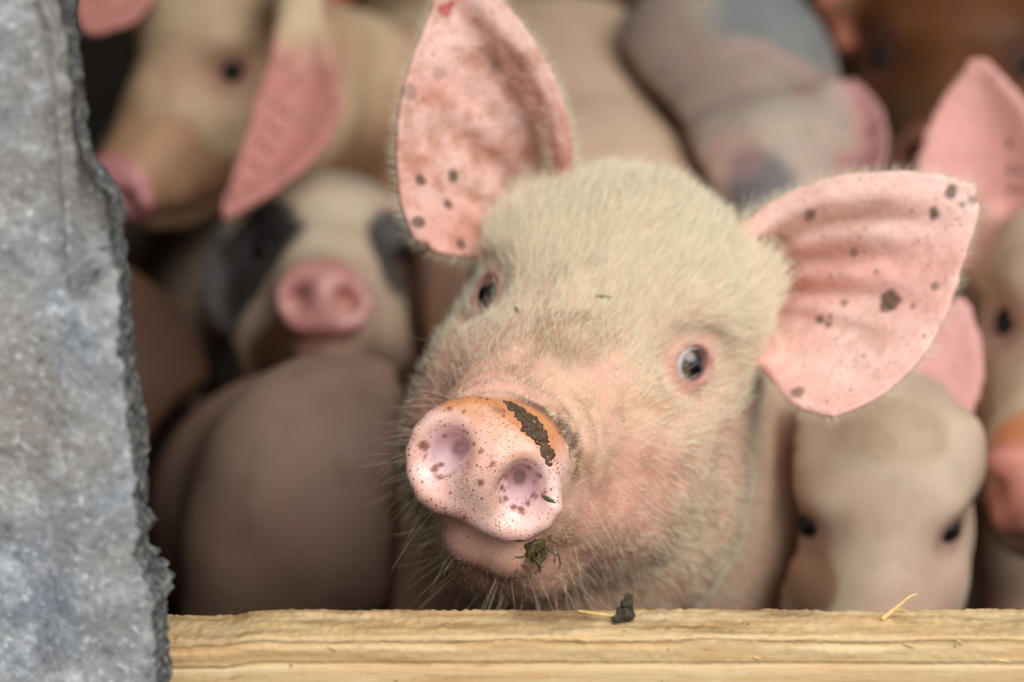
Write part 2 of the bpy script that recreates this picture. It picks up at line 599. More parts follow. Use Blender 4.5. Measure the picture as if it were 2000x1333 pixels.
def put_body(F, sh, ru, r, neck_from, neck_r, k=0.05, legs=True, belly=1.0, rr=None, tail_to=0.07):
    """shoulder point, rump point, radius, skull point for the neck"""
    sh = np.asarray(sh, float); ru = np.asarray(ru, float)
    rr = rr or r
    mid = (sh + ru) / 2 - np.array([0, 0, 0.015 * belly])
    F.cone(sh, mid, r, r * 1.04, k); F.cone(mid, ru, r * 1.04, rr, k)
    F.cone(neck_from, sh, neck_r, r * 0.95, k)
    if not legs: return
    ax = unit((ru - sh) * np.array([1, 1, 0])); sd = np.array([-ax[1], ax[0], 0])
    for base, rad, lift in ((sh, r, -0.02), (ru, rr, 0.03)):
        for s in (-1, 1):
            hip = base + sd * s * rad * 0.55 + np.array([0, 0, -rad * 0.45])
            foot = np.array([hip[0], hip[1], 0.028])
            if base is sh:
                knee = hip * 0.45 + foot * 0.55 - ax * 0.012
                F.cone(hip, knee, rad * 0.42, 0.036, 0.03); F.cone(knee, foot, 0.034, 0.026, 0.02)
            else:
                hock = hip * 0.35 + foot * 0.65 + ax * 0.045
                knee = hip * 0.7 + foot * 0.3 - ax * 0.03
                F.cone(hip, knee, rad * 0.55, 0.055, 0.03); F.cone(knee, hock, 0.052, 0.032, 0.02); F.cone(hock, foot, 0.031, 0.026, 0.02)
            F.cone(foot, foot - ax * 0.02, 0.027, 0.024, 0.01)
    if tail_to <= 0: return        # tail clamped flat against the rump
    tail = ru + ax * rr * 0.95 + np.array([0, 0, 0.02])
    F.cone(tail - ax * 0.02, tail + ax * 0.012 - np.array([0, 0, tail_to]), 0.012, 0.007, 0.02)


def finish_pig(name, V, Q, tint, fleck, wet, mat, label):
    o = mesh_object(name, V, Q, mat)
    me = o.data
    a = me.attributes.new('tint', 'FLOAT_COLOR', 'POINT')
    a.data.foreach_set('color', np.concatenate([np.clip(tint, 0, 1), np.ones((len(tint), 1))], 1).astype(np.float32).ravel())
    for nm, v in (('fleck', fleck), ('wet', wet)):
        a = me.attributes.new(nm, 'FLOAT', 'POINT')
        a.data.foreach_set('value', np.broadcast_to(np.asarray(v, np.float32), (len(V),)).copy())
    return tag(o, label, 'pig')


def add_eyes(pig, H, look=None, sides=(-1, 1), mat=None):
    for sd in sides:
        c, n = H.eye(sd)
        g = unit(H.d(n)) if look is None else unit(look[sd])
        verts, faces = [], []
        rings, seg = 18, 32
        for i in range(rings + 1):
            th = math.pi * i / rings
            for j in range(seg):
                ph = 2 * math.pi * j / seg
                rr = 1.0 + 0.05 * math.exp(-(th / 0.5) ** 2)
                verts.append((rr * math.sin(th) * math.cos(ph), rr * math.sin(th) * math.sin(ph), rr * math.cos(th)))
        for i in range(rings):
            for j in range(seg):
                faces.append((i * seg + j, (i + 1) * seg + j, (i + 1) * seg + (j + 1) % seg, i * seg + (j + 1) % seg))
        e = mesh_object('eye', np.array(verts) * EYE_R * H.k, np.array(faces), mat or M_EYE, pig)
        q = Vector(g).to_track_quat('Z', 'Y')
        e.location = H.w(c)
        e.rotation_mode = 'QUATERNION'
        e.rotation_quaternion = q


def catmull(pts, n):
    """n points evenly along a smooth curve through pts"""
    p = np.asarray(pts, float)
    p = np.concatenate([[2 * p[0] - p[1]], p, [2 * p[-1] - p[-2]]])
    out = []
    for i in range(1, len(p) - 2):
        t = np.linspace(0, 1, 40, endpoint=False)[:, None]
        a, b, c, d = p[i - 1], p[i], p[i + 1], p[i + 2]
        out.append(0.5 * (2 * b + (c - a) * t + (2 * a - 5 * b + 4 * c - d) * t ** 2 + (-a + 3 * b - 3 * c + d) * t ** 3))
    out = np.concatenate(out + [p[-2][None]])
    L = np.concatenate([[0], np.cumsum(np.linalg.norm(np.diff(out, axis=0), axis=1))])
    return np.stack([np.interp(np.linspace(0, L[-1], n), L, out[:, i]) for i in range(out.shape[1])], 1)


def coons(base, far, e0, e1, n=150):
    """a patch from four boundary curves: base(t), far(t), e0(s) at t=0, e1(s) at t=1"""
    B, Fr, E0, E1 = (catmull(c, n) for c in (base, far, e0, e1))
    s = np.linspace(0, 1, n)[:, None, None]; t = np.linspace(0, 1, n)[None, :, None]
    G = (1 - s) * B[None] + s * Fr[None] + (1 - t) * E0[:, None] + t * E1[:, None]
    G -= (1 - s) * (1 - t) * B[0] + (1 - s) * t * B[-1] + s * (1 - t) * Fr[0] + s * t * Fr[-1]
    return G


def simple_ear(H, side, direction, length, width, normal, cup=0.25, base=(0.070, 0.205, 0.098), bend=0.0, n=70):
    """an ear blade in head space: pointed leaf outline, cupped, tip bent along its normal"""
    d = unit(direction); nn = unit(np.asarray(normal, float) - d * (np.asarray(normal, float) @ d)); ac = np.cross(nn, d)
    s = np.linspace(0, 1, n)[:, None]; t = np.linspace(-1, 1, n)[None, :]
    prof = (0.62 + 1.1 * s - 1.55 * s ** 2) * np.clip(1 - s ** 6, 0, 1)
    prof = np.maximum(prof, 0.03)
    b = np.array(base) * np.array([side, 1, 1])
    P = b + d * (s * length)[..., None] + ac * (t * prof * width * 0.5)[..., None]
    P = P + nn * ((t ** 2) * cup * width * prof * 0.6 + bend * length * s ** 2)[..., None]
    return H.w(P.reshape(-1, 3)), np.broadcast_to(s, (n, n)).ravel()


# ------------------------------------------------------------------ the setting: barn shell
def slab(name, lo, hi, mat):
    x0, y0, z0 = lo; x1, y1, z1 = hi
    v = [(x0, y0, z0), (x1, y0, z0), (x1, y1, z0), (x0, y1, z0), (x0, y0, z1), (x1, y0, z1), (x1, y1, z1), (x0, y1, z1)]
    f = [(0, 3, 2, 1), (4, 5, 6, 7), (0, 1, 5, 4), (1, 2, 6, 5), (2, 3, 7, 6), (3, 0, 4, 7)]
    return tag(mesh_object(name, v, np.array(f), mat, smooth_shade=False), kind='structure')


M_FLOOR = plain('dirty_straw_floor', lin(74, 58, 44), 0.9, 14, 0.4, 0.5)
M_WALL = plain('dark_barn_wall', lin(64, 54, 46), 0.85, 8, 0.3, 0.3)
M_CEIL = plain('dark_barn_ceiling', lin(58, 52, 46), 0.9, 6, 0.3, 0.2)
slab('floor', (-3.0, -2.5, -0.08), (3.0, 4.2, 0.0), M_FLOOR)
slab('wall_back', (-3.0, 4.2, -0.08), (3.0, 4.3, 2.6), M_WALL)
slab('wall_left', (-3.1, 0.95, -0.08), (-3.0, 4.3, 2.6), M_WALL)
slab('wall_right', (3.0, 0.95, -0.08), (3.1, 4.3, 2.6), M_WALL)
slab('wall_front_shade', (-3.1, 0.945, -0.08), (-0.56, 1.0, 2.6), M_WALL)  # unseen wall carrying on from the pillar, added to shade the left side
slab('wall_front_low_blocker', (-0.56, 1.012, -0.08), (3.1, 1.040, 0.262), M_WALL)  # unseen low wall, added to keep ground bounce off the lower pigs
slab('ceiling', (-3.1, 0.95, 2.6), (3.1, 4.3, 2.7), M_CEIL)


# ------------------------------------------------------------------ rough stone pillar at the opening's edge
def stone_material():
    m, n, b = nt_new('rough_grey_stone')
    tc = n.nodes.new('ShaderNodeTexCoord')
    big = node(n, 'ShaderNodeTexNoise', Scale=9.0, Detail=6.0, Roughness=0.6)
    mid = node(n, 'ShaderNodeTexNoise', Scale=62.0, Detail=8.0, Roughness=0.75)
    fin = node(n, 'ShaderNodeTexNoise', Scale=300.0, Detail=4.0, Roughness=0.7)
    for q in (big, mid, fin): n.links.new(tc.outputs['Object'], q.inputs['Vector'])
    c = ramp(n, big.outputs['Fac'], [(0.36, tuple(lin(140, 132, 122))), (0.5, tuple(lin(152, 150, 146))), (0.66, tuple(lin(132, 140, 148)))])
    c = mix(n, c, tuple(lin(208, 212, 216)), ramp(n, mid.outputs['Fac'], [(0.52, 0.0), (0.66, 0.65)]))
    c = mix(n, c, tuple(lin(66, 74, 84)), ramp(n, mid.outputs['Fac'], [(0.28, 0.7), (0.43, 0.0)]))
    c = mix(n, c, tuple(lin(228, 230, 230)), ramp(n, fin.outputs['Fac'], [(0.58, 0.0), (0.68, 0.8)]))
    c = mix(n, c, tuple(lin(60, 64, 68)), ramp(n, fin.outputs['Fac'], [(0.30, 0.8), (0.42, 0.0)]))
    brk = node(n, 'ShaderNodeAttribute', attribute_name='broken')
    gr = ramp(n, fin.outputs['Fac'], [(0.36, tuple(lin(42, 44, 46))), (0.52, tuple(lin(92, 94, 94))), (0.66, tuple(lin(150, 148, 140)))])
    c = mix(n, c, gr, brk.outputs['Fac'])
    n.links.new(c, b.inputs['Base Color'])
    b.inputs['Roughness'].default_value = 0.85
    hs = mathn(n, 'ADD', mid.outputs['Fac'], mathn(n, 'MULTIPLY', fin.outputs['Fac'], 0.5))
    bp = node(n, 'ShaderNodeBump', Strength=0.55, Distance=0.003)
    n.links.new(hs, bp.inputs['Height'])
    n.links.new(bp.outputs[0], b.inputs['Normal'])
    return m


def build_pillar():
    D0 = 1.000
    # right-hand silhouette of the front face, traced down the photograph, at the pillar's own distance
    edge_px = [(-300, 142), (-60, 148), (0, 152), (100, 157), (230, 166), (300, 174), (370, 222), (420, 228), (500, 238), (560, 240), (700, 246),
               (850, 258), (950, 262), (1050, 262), (1120, 258), (1180, 268), (1215, 284), (1333, 290), (1700, 294)]
    ez, ex = zip(*[(pt(x, y, D0)[2], pt(x, y, D0)[0]) for y, x in edge_px][::-1])
    z = np.concatenate([np.linspace(-0.02, 0.36, 26)[:-1], np.linspace(0.36, 0.80, 420), np.linspace(0.80, 2.6, 60)[1:]])
    e = np.interp(z, ez, ex)
    yf = pt(0, 700, D0)[1]
    u_front = np.concatenate([np.linspace(0, 0.72, 60)[:-1], np.linspace(0.72, 1, 190)])
    u_side = np.linspace(0, 1, 46)[1:]
    u_back = np.linspace(0, 1, 20)[1:]
    X, Y, Zs = [], [], []
    x_left = -0.62
    for u in u_front:
        x = x_left + (e - x_left) * u
        X.append(x); Y.append(np.full_like(z, yf)); Zs.append(z)
    side_dx = 0.004 + 0.002 * np.sin(z * 31)
    for u in u_side:
        X.append(e + side_dx * math.sin(u * math.pi) * 0.5); Y.append(yf + 0.020 * u + 0 * z); Zs.append(z)
    for u in u_back:
        X.append(e + (x_left - e) * u); Y.append(np.full_like(z, yf + 0.020)); Zs.append(z)
    X, Y, Zs = np.array(X), np.array(Y), np.array(Zs)
    nu, nz = X.shape
    P = np.stack([X.ravel(), Y.ravel(), Zs.ravel()], 1)
    nf, ns = len(u_front), len(u_side)
    ui = np.repeat(np.arange(nu), nz)
    front = ui < nf; sidem = (ui >= nf - 1) & (ui < nf + ns)
    pp = project(P)
    # relief of the face: a long vertical arris, a hollow to its right, a raised broken plane lower right
    arx = np.interp(pp[:, 1], [0, 60, 300, 500, 620], [88, 112, 128, 140, 150])
    down = 1 - smooth(480, 640, pp[:, 1])
    relief = -0.006 * np.exp(-((pp[:, 0] - arx) / 12) ** 2) * down + 0.009 * smooth(0, 34, pp[:, 0] - arx) * down
    low = smooth(-14, 14, pp[:, 1] - np.interp(pp[:, 0], [60, 150, 175, 215, 250, 330], [900, 600, 560, 520, 505, 480]))
    relief -= 0.010 * low * smooth(60, 170, pp[:, 0])
    rough = 0.0013 * fbm(P, 60, 5, 3) + 0.0025 * fbm(P, 11, 3, 9)
    dep = relief + rough
    P[:, 1] += np.where(front, dep, 0)
    crumb = 0.0015 * fbm(P, 150, 5, 21, 0.65) + 0.0012 * fbm(P, 30, 3, 5)
    near = np.clip((ui - (nf - 14)) / 14, 0, 1) * (ui < nf + ns)
    P[:, 0] += crumb * near
    P[:, 1] += np.where(sidem & (ui > nf), 0.004 * fbm(P + 5.0, 70, 3, 31), 0)
    # crumbs of mortar low down on the broken edge
    for cy, cx, rpx, amt in ((1190, 330, 24, 0.0075), (1130, 318, 12, 0.004), (1160, 326, 16, 0.005), (1050, 306, 10, 0.003)):
        q = pt(cx, cy, 1.0)
        dd = np.abs(P[:, 2] - q[2])
        P[:, 0] += amt * np.exp(-(dd / (rpx * 0.00021)) ** 2) * near * (0.7 + 0.5 * vnoise(P, 260, 4)) * (ui >= nf - 6)
    i = np.arange(nu - 1)[:, None]; j = np.arange(nz - 1)[None, :]
    Q = np.stack([i * nz + j, (i + 1) * nz + j, (i + 1) * nz + j + 1, i * nz + j + 1], -1).reshape(-1, 4)
    # close the seam at the far left
    jj = np.arange(nz - 1)
    seam = np.stack([(nu - 1) * nz + jj, jj, jj + 1, (nu - 1) * nz + jj + 1], 1)
    Q = np.concatenate([Q, seam])
    o = mesh_object('stone_pillar', P, Q, stone_material())
    brk = np.where(ui >= nf - 1, 1.0, 0.0) * (ui < nf + ns - 1)
    hollow = np.exp(-(((pp - np.array([172, 545])) / np.array([26, 40])) ** 2).sum(1)) * front     # broken hollow above the raised facet
    strip = front * smooth(12, 4, np.abs(pp[:, 0] - np.interp(pp[:, 1], [340, 420, 520], [196, 206, 222]))) * smooth(330, 370, pp[:, 1]) * smooth(530, 500, pp[:, 1])
    brk = np.maximum(brk, 0.8 * np.maximum(hollow, strip))
    a = o.data.attributes.new('broken', 'FLOAT', 'POINT'); a.data.foreach_set('value', brk.astype(np.float32))
    tag(o, 'rough grey stone pillar with a crumbling broken edge beside the wooden board', 'pillar', kind='thing')
    return o


pillar = build_pillar()


# ------------------------------------------------------------------ wooden board along the bottom of the opening
def wood_material():
    m, n, b = nt_new('fresh_sawn_pine')
    tc = n.nodes.new('ShaderNodeTexCoord')
    mp = node(n, 'ShaderNodeMapping')
    mp.inputs['Scale'].default_value = (1.0, 14.0, 14.0)
    n.links.new(tc.outputs['Object'], mp.inputs['Vector'])
    g = node(n, 'ShaderNodeTexNoise', Scale=9.0, Detail=7.0, Roughness=0.65, Distortion=0.4)
    n.links.new(mp.outputs[0], g.inputs['Vector'])
    mp2 = node(n, 'ShaderNodeMapping')
    mp2.inputs['Scale'].default_value = (1.0, 9.0, 9.0)
    n.links.new(tc.outputs['Object'], mp2.inputs['Vector'])
    f = node(n, 'ShaderNodeTexNoise', Scale=60.0, Detail=5.0, Roughness=0.7)
    n.links.new(mp2.outputs[0], f.inputs['Vector'])
    c = ramp(n, g.outputs['Fac'], [(0.28, tuple(lin(176, 136, 88))), (0.44, tuple(lin(206, 172, 122))), (0.58, tuple(lin(214, 186, 142))), (0.74, tuple(lin(226, 206, 170)))])
    c = mix(n, c, tuple(lin(150, 106, 58)), ramp(n, f.outputs['Fac'], [(0.27, 0.7), (0.42, 0.0)]))
    c = mix(n, c, tuple(lin(244, 222, 172)), ramp(n, f.outputs['Fac'], [(0.60, 0.0), (0.78, 0.6)]))
    st = node(n, 'ShaderNodeAttribute', attribute_name='stain_groove')
    c = mix(n, c, tuple(lin(98, 66, 38)), mathn(n, 'MULTIPLY', st.outputs['Fac'], ramp(n, f.outputs['Fac'], [(0.3, 1.0), (0.7, 0.55)])))
    sp = node(n, 'ShaderNodeTexVoronoi', Scale=110.0)
    spw = node(n, 'ShaderNodeTexNoise', Scale=300.0, Detail=3.0)
    n.links.new(tc.outputs['Object'], spw.inputs['Vector'])
    spv = node(n, 'ShaderNodeVectorMath', operation='MULTIPLY_ADD')
    n.links.new(spw.outputs['Color'], spv.inputs[0]); spv.inputs[1].default_value = (0.008, 0.008, 0.008)
    n.links.new(tc.outputs['Object'], spv.inputs[2])
    n.links.new(spv.outputs[0], sp.inputs['Vector'])
    sc = n.nodes.new('ShaderNodeSeparateColor'); n.links.new(sp.outputs['Color'], sc.inputs[0])
    speck = mathn(n, 'MULTIPLY', ramp(n, sp.outputs['Distance'], [(0.05, 1.0), (0.13, 0.0)]), mathn(n, 'GREATER_THAN', sc.outputs[0], 0.72))
    c = mix(n, c, tuple(lin(90, 66, 50)), mathn(n, 'MULTIPLY', speck, 0.8))
    n.links.new(c, b.inputs['Base Color'])
    b.inputs['Roughness'].default_value = 0.65
    b.inputs['Specular IOR Level'].default_value = 0.3
    bp = node(n, 'ShaderNodeBump', Strength=0.35, Distance=0.0015)
    n.links.new(mathn(n, 'ADD', g.outputs['Fac'], mathn(n, 'MULTIPLY', f.outputs['Fac'], 0.6)), bp.inputs['Height'])
    n.links.new(bp.outputs[0], b.inputs['Normal'])
    return m


M_WOOD = wood_material()
BZ, BF, BB = 0.4337, 1.0075, 1.0450


def build_board():
    # section of the board, from the bottom back over the top to the bottom front: rough top, a narrow groove, a stepped face
    sec = [(BB, 0.262), (BB, 0.40), (BB, BZ - 0.001), (BB - 0.0015, BZ)]
    sec += [(y, BZ) for y in np.linspace(BB - 0.004, BF + 0.003, 16)]
    sec += [(BF + 0.0012, BZ - 0.0006), (BF + 0.0004, BZ - 0.0016), (BF + 0.0016, BZ - 0.0026), (BF + 0.0004, BZ - 0.0036), (BF - 0.0008, BZ - 0.0044)]
    sec += [(BF - 0.0010, BZ - 0.0044 - 0.0012 * i) for i in range(1, 7)]
    sec += [(BF - 0.0002, BZ - 0.0122), (BF - 0.0012, BZ - 0.0130), (BF - 0.0014, BZ - 0.016), (BF - 0.0014, BZ - 0.022), (BF - 0.0014, BZ - 0.03), (BF - 0.0014, 0.36), (BF - 0.0014, 0.264), (BF, 0.262)]
    xs = np.concatenate([np.linspace(-0.55, -0.17, 20)[:-1], np.linspace(-0.17, 0.30, 760), np.linspace(0.30, 1.2, 40)[1:]])
    sec = np.array(sec)
    ns, nx = len(sec), len(xs)
    P = np.zeros((nx, ns, 3)); P[:, :, 0] = xs[:, None]; P[:, :, 1] = sec[None, :, 0]; P[:, :, 2] = sec[None, :, 1]
    P = P.reshape(-1, 3)
    q = P * np.array([0.25, 1, 1])
    top = (np.tile(np.arange(ns), nx) >= 3) & (np.tile(np.arange(ns), nx) < 26)
    rough = 0.0011 * fbm(q, 130, 4, 2) + 0.0006 * fbm(P, 420, 2, 6)
    P[:, 2] += np.where(top, rough, rough * 0.15)
    P[:, 1] += np.where(top, 0, rough * 0.35)
    P[:, 2] += 0.0055 * P[:, 0] * 0 - np.where(P[:, 2] > 0.42, 0.0024 * smooth(-0.112, -0.128, P[:, 0]), 0)   # chipped corner near the stone
    gouge = np.exp(-((P[:, 1] - BF - 0.012) / 0.006) ** 2) * smooth(0.2, 0.6, fbm(q, 40, 3, 12))
    P[:, 2] -= np.where(top, 0.0018 * gouge, 0)
    i = np.arange(nx - 1)[:, None]; j = np.arange(ns)[None, :]
    Q = np.stack([i * ns + j, (i + 1) * ns + j, (i + 1) * ns + (j + 1) % ns, i * ns + (j + 1) % ns], -1).reshape(-1, 4)
    o = mesh_object('wooden_board', P, Q, M_WOOD)
    pp = project(P)
    st = np.exp(-(np.maximum(np.abs(pp[:, 0] - 1078) - 62, 0) / 24) ** 2) * (1 - smooth(1208, 1228, pp[:, 1] + 10 * vnoise(P, 130, 3)))
    st = np.maximum(st * 0.9, 0.75 * smooth(0.0, 0.6, fbm(P * np.array([0.4, 1, 1]), 60, 4, 8)) * smooth(BB - 0.016, BB - 0.006, P[:, 1]))
    st = np.maximum(st, 0.45 * smooth(0.15, 0.8, fbm(P * np.array([0.3, 1, 1]), 150, 4, 18)) * (P[:, 1] > BF + 0.002))
    st = np.maximum(st, 0.5 * np.exp(-((P[:, 2] - (BZ - 0.0032)) / 0.0010) ** 2) * (P[:, 1] < BF + 0.002))  # evenly darker line along the groove below the top
    a = o.data.attributes.new('stain_groove', 'FLOAT', 'POINT'); a.data.foreach_set('value', np.where(P[:, 2] > 0.41, st, 0).astype(np.float32))
    tag(o, 'pale sawn pine board with a rough stained top edge across the opening', 'board')
    return o


board = build_board()


# ------------------------------------------------------------------ the main pig
HERO = Head((-0.01390, 1.12016, 0.47561), -17.19, -3.80, 15.19, 0.982, 8.0, (0.17, -0.96, 0.20))


def ear_grid(base, far, e0, e1, n=190):
    return coons(base, far, e0, e1, n)        # columns: px, py, distance


def hero_ears():
    s = np.linspace(0, 1, 190)[:, None]; t = np.linspace(0, 1, 190)[None, :]
    # ear on the viewer's right: opens towards the camera, ridges running out from the base
    A = ear_grid([(1455, 445, 1.322), (1478, 565, 1.340), (1490, 705, 1.312)],
                 [(1900, 366, 1.292), (1905, 420, 1.291), (1872, 530, 1.286), (1842, 620, 1.281), (1790, 705, 1.276), (1718, 772, 1.272), (1632, 812, 1.272)],
                 [(1455, 445, 1.322), (1530, 390, 1.318), (1620, 355, 1.310), (1720, 342, 1.302), (1820, 345, 1.296), (1900, 366, 1.292)],
                 [(1490, 705, 1.312), (1518, 745, 1.300), (1556, 788, 1.282), (1632, 812, 1.272)])
    d = 0.022 * np.sin(np.pi * np.clip(t * 1.0, 0, 1)) ** 1.3 * (1 - s) ** 1.2 + 0.006 * np.sin(np.pi * t) * (1 - s)
    d = d - 0.010 * np.exp(-((t - 0.085) / 0.055) ** 2) * (1 - s) ** 0.7
    env = smooth(0.10, 0.2, t) * (1 - smooth(0.55, 0.72, t)) * smooth(0.02, 0.12, s) * (1 - smooth(0.45, 0.95, s))
    tt = t + 0.05 * s
    d = d + 0.0042 * np.sin(2 * np.pi * tt * 6.2 + 0.6) * env
    d = d - 0.009 * np.exp(-((t - 0.86) / 0.08) ** 2 - ((s - 0.07) / 0.09) ** 2)
    d = d + 0.009 * np.exp(-((t - 0.74) / 0.05) ** 2 - ((s - 0.03) / 0.09) ** 2)
    A[..., 2] += d
    ra = 0.0021 + 0.0016 * (1 - s) ** 4 + 0 * t - 0.0004 * smooth(0.9, 1.0, s)
    # ear on the viewer's left: upright, seen into from the front
    B = ear_grid([(1108, 345, 1.330), (1040, 415, 1.352), (950, 488, 1.328)],
                 [(890, -100, 1.335), (864, -30, 1.326), (836, 50, 1.317), (804, 130, 1.307), (784, 220, 1.301), (779, 310, 1.298), (788, 400, 1.298), (812, 462, 1.300)],
                 [(1108, 345, 1.330), (1104, 250, 1.320), (1074, 150, 1.314), (1030, 70, 1.316), (975, 0, 1.322), (930, -60, 1.330), (890, -100, 1.335)],
                 [(950, 488, 1.328), (915, 496, 1.316), (862, 492, 1.304), (812, 462, 1.300)])
    d = 0.024 * np.sin(np.pi * t) ** 1.2 * (1 - s) ** 0.9 + 0.010 * np.sin(np.pi * t) * np.sin(np.pi * np.clip(s, 0, 1))
    d = d - 0.006 * np.exp(-((t - 0.07) / 0.05) ** 2) * (1 - s * 0.5) + 0.010 * np.exp(-((t - 0.20) / 0.07) ** 2) * (1 - smooth(0.5, 0.9, s)) * smooth(0.0, 0.15, s)
    env = smooth(0.25, 0.4, t) * (1 - smooth(0.7, 0.9, t)) * smooth(0.05, 0.2, s) * (1 - smooth(0.5, 0.9, s))
    d = d + 0.0030 * np.sin(2 * np.pi * (t - 0.12 * s) * 4.6 + 1.0) * env
    B[..., 2] += d
    rb = 0.0021 + 0.0018 * (1 - s) ** 4 + 0 * t
    out = []
    for G, r in ((A, ra), (B, rb)):
        q = G.reshape(-1, 3)
        W = CC + CF * q[:, 2:3] + CR * ((q[:, 0:1] - 1000) / FPX * q[:, 2:3]) + CU * ((666.5 - q[:, 1:2]) / FPX * q[:, 2:3])
        out.append((W, np.broadcast_to(r, (190, 190)).ravel(), np.broadcast_to(s, (190, 190)).ravel(), np.broadcast_to(t, (190, 190)).ravel()))
    return out


def groove(Hc, pts, depth, width):
    """how far each head-space point sinks along a crease through pts"""
    c = catmull(pts, 40)
    best = np.full(len(Hc), 9.0)
    for p in c: best = np.minimum(best, ((Hc - p) ** 2).sum(1))
    return -depth * np.exp(-best / width ** 2)


def hero_shapes(F):
    put_body(F, (0.066, 1.55, 0.380), (0.045, 2.16, 0.490), 0.112, HERO.w((0, 0.215, 0.0)), 0.088, 0.06, rr=0.128)
    F.cone((0.00, 1.50, 0.33), (-0.030, 1.50, 0.16), 0.085, 0.070, 0.06)                # shoulder and foreleg on the near side
    F.cone(HERO.w((0.02, 0.18, -0.075)), (0.072, 1.50, 0.33), 0.060, 0.100, 0.05)        # throat
    F.cone((0.088, 1.46, 0.47), (0.098, 1.46, 0.37), 0.062, 0.074, 0.05)
    F.cone((0.098, 1.46, 0.37), (0.088, 1.48, 0.22), 0.074, 0.066, 0.05)
    put_head(F, HERO, jaw_x=0.006)


def build_hero():
    h = 0.0015
    F = Field(axis(-0.20, 0.31, -0.078, 0.262, h), axis(1.07, 2.42, 1.08, 1.41, h), axis(-0.01, 0.74, 0.405, 0.728, h))
    hero_shapes(F)
    ears = hero_ears()
    for (W, r, s, t), side in zip(ears, (1, -1)):
        F.sheet(W, r, 0.007)
    V, Q = F.surface(2)
    del F
    N = vertex_normals(V, Q)
    Hc = HERO.inv(V)
    # which vertices belong to an ear, and where on it
    kd = KDTree(2 * 190 * 190 // 4)
    W2 = [(W.reshape(190, 190, 3)[::2, ::2].reshape(-1, 3), s.reshape(190, 190)[::2, ::2].ravel(), t.reshape(190, 190)[::2, ::2].ravel()) for W, r, s, t in ears]
    allp = np.concatenate([a[0] for a in W2]); alls = np.concatenate([a[1] for a in W2]); allt = np.concatenate([a[2] for a in W2])
    alle = np.repeat([0, 1], len(W2[0][0]))
    for i, p in enumerate(allp): kd.insert(p, i)
    kd.balance()
    cand = np.nonzero((V[:, 1] < 1.42) & (V[:, 2] > 0.45) & ((project(V)[:, 0] > 1420) | (project(V)[:, 0] < 1130)))[0]
    dist = np.full(len(V), 1.0); es = np.zeros(len(V)); et = np.zeros(len(V)); ee = np.zeros(len(V), int)
    for i in cand:
        p, k, dd = kd.find(V[i])
        dist[i] = dd; es[i] = alls[k]; et[i] = allt[k]; ee[i] = alle[k]
    ear = (1 - smooth(0.0045, 0.008, dist)) * smooth(0.0, 0.06, es + 0.02)
    tocam = CC - V; tocam /= np.linalg.norm(tocam, axis=1)[:, None]
    inner = ear * smooth(-0.05, 0.25, N @ (-CF))
    # creases and wrinkles
    disp = np.zeros(len(V))
    hm = (Hc[:, 1] < 0.24) & (dist > 0.006) & (Hc[:, 2] > -0.13)
    ix = np.nonzero(hm)[0]; h_ = Hc[ix]
    dd = np.zeros(len(ix))
    for sd in (-1, 1):
        dd += groove(h_, [(sd * 0.006, 0.024, -0.033), (sd * 0.026, 0.040, -0.034), (sd * 0.042, 0.070, -0.038), (sd * 0.056, 0.105, -0.034), (sd * 0.064, 0.125, -0.022)], 0.0035, 0.0032)
        dd += groove(h_, [(sd * 0.036, 0.030, 0.018), (sd * 0.044, 0.046, 0.0), (sd * 0.046, 0.058, -0.018)], 0.0026, 0.004)
        dd += groove(h_, [(sd * 0.040, 0.062, 0.022), (sd * 0.052, 0.072, 0.0), (sd * 0.052, 0.082, -0.02)], 0.0018, 0.005)
        dd += groove(h_, [(sd * 0.066, 0.118, 0.040), (sd * 0.058, 0.105, 0.022), (sd * 0.058, 0.100, 0.0)], 0.0016, 0.005)
        dd += groove(h_, [(sd * 0.040, 0.150, 0.086), (sd * 0.052, 0.130, 0.080), (sd * 0.064, 0.142, 0.074)], 0.0012, 0.003)
    for y0, amp in ((0.031, 0.0022), (0.043, 0.0013), (0.056, 0.0016)):
        dd += -amp * np.exp(-((h_[:, 1] - y0 + 2.5 * h_[:, 0] ** 2) / 0.0028) ** 2) * smooth(0.010, 0.028, h_[:, 2])
    rough = smooth(0.018, 0.035, h_[:, 1])
    dd += rough * (0.0005 * fbm(V[ix], 60, 3, 4) + 0.0002 * fbm(V[ix], 210, 2, 8))
    disp[ix] = dd
    disp += 0.0006 * ear * fbm(V, 120, 3, 2)
    V = V + N * disp[:, None] * 1.0
    N = vertex_normals(V, Q)
    # ---- colouring of the skin
    pink = lin(226, 170, 152); cream = lin(216, 190, 156); flesh = lin(214, 164, 146)
    n1 = fbm(V, 22, 4, 1)[:, None]; n2 = fbm(V, 55, 4, 7)[:, None]; n3 = fbm(V, 9, 3, 13)[:, None]
    T = cream + (pink - cream) * np.clip(0.45 + 0.5 * n1 + 0.3 * n3, 0, 1)
    x, y, z = Hc[:, 0:1], Hc[:, 1:2], Hc[:, 2:3]
    fore = smooth(0.045, 0.085, z) * smooth(0.08, 0.13, y)
    T = T + (lin(220, 200, 168) - T) * fore * 0.7
    brown = lin(176, 132, 96)
    T = T + (brown - T) * np.clip(0.05 + 0.75 * n2, 0, 0.55) * (1 - 0.85 * fore)
    bridge = np.exp(-(x / 0.03) ** 2) * smooth(0.03, 0.05, y) * (1 - smooth(0.10, 0.14, y)) * smooth(0.01, 0.03, z)
    T = T + (lin(150, 122, 92) - T) * bridge * np.clip(0.5 + 0.6 * n2, 0, 0.85)
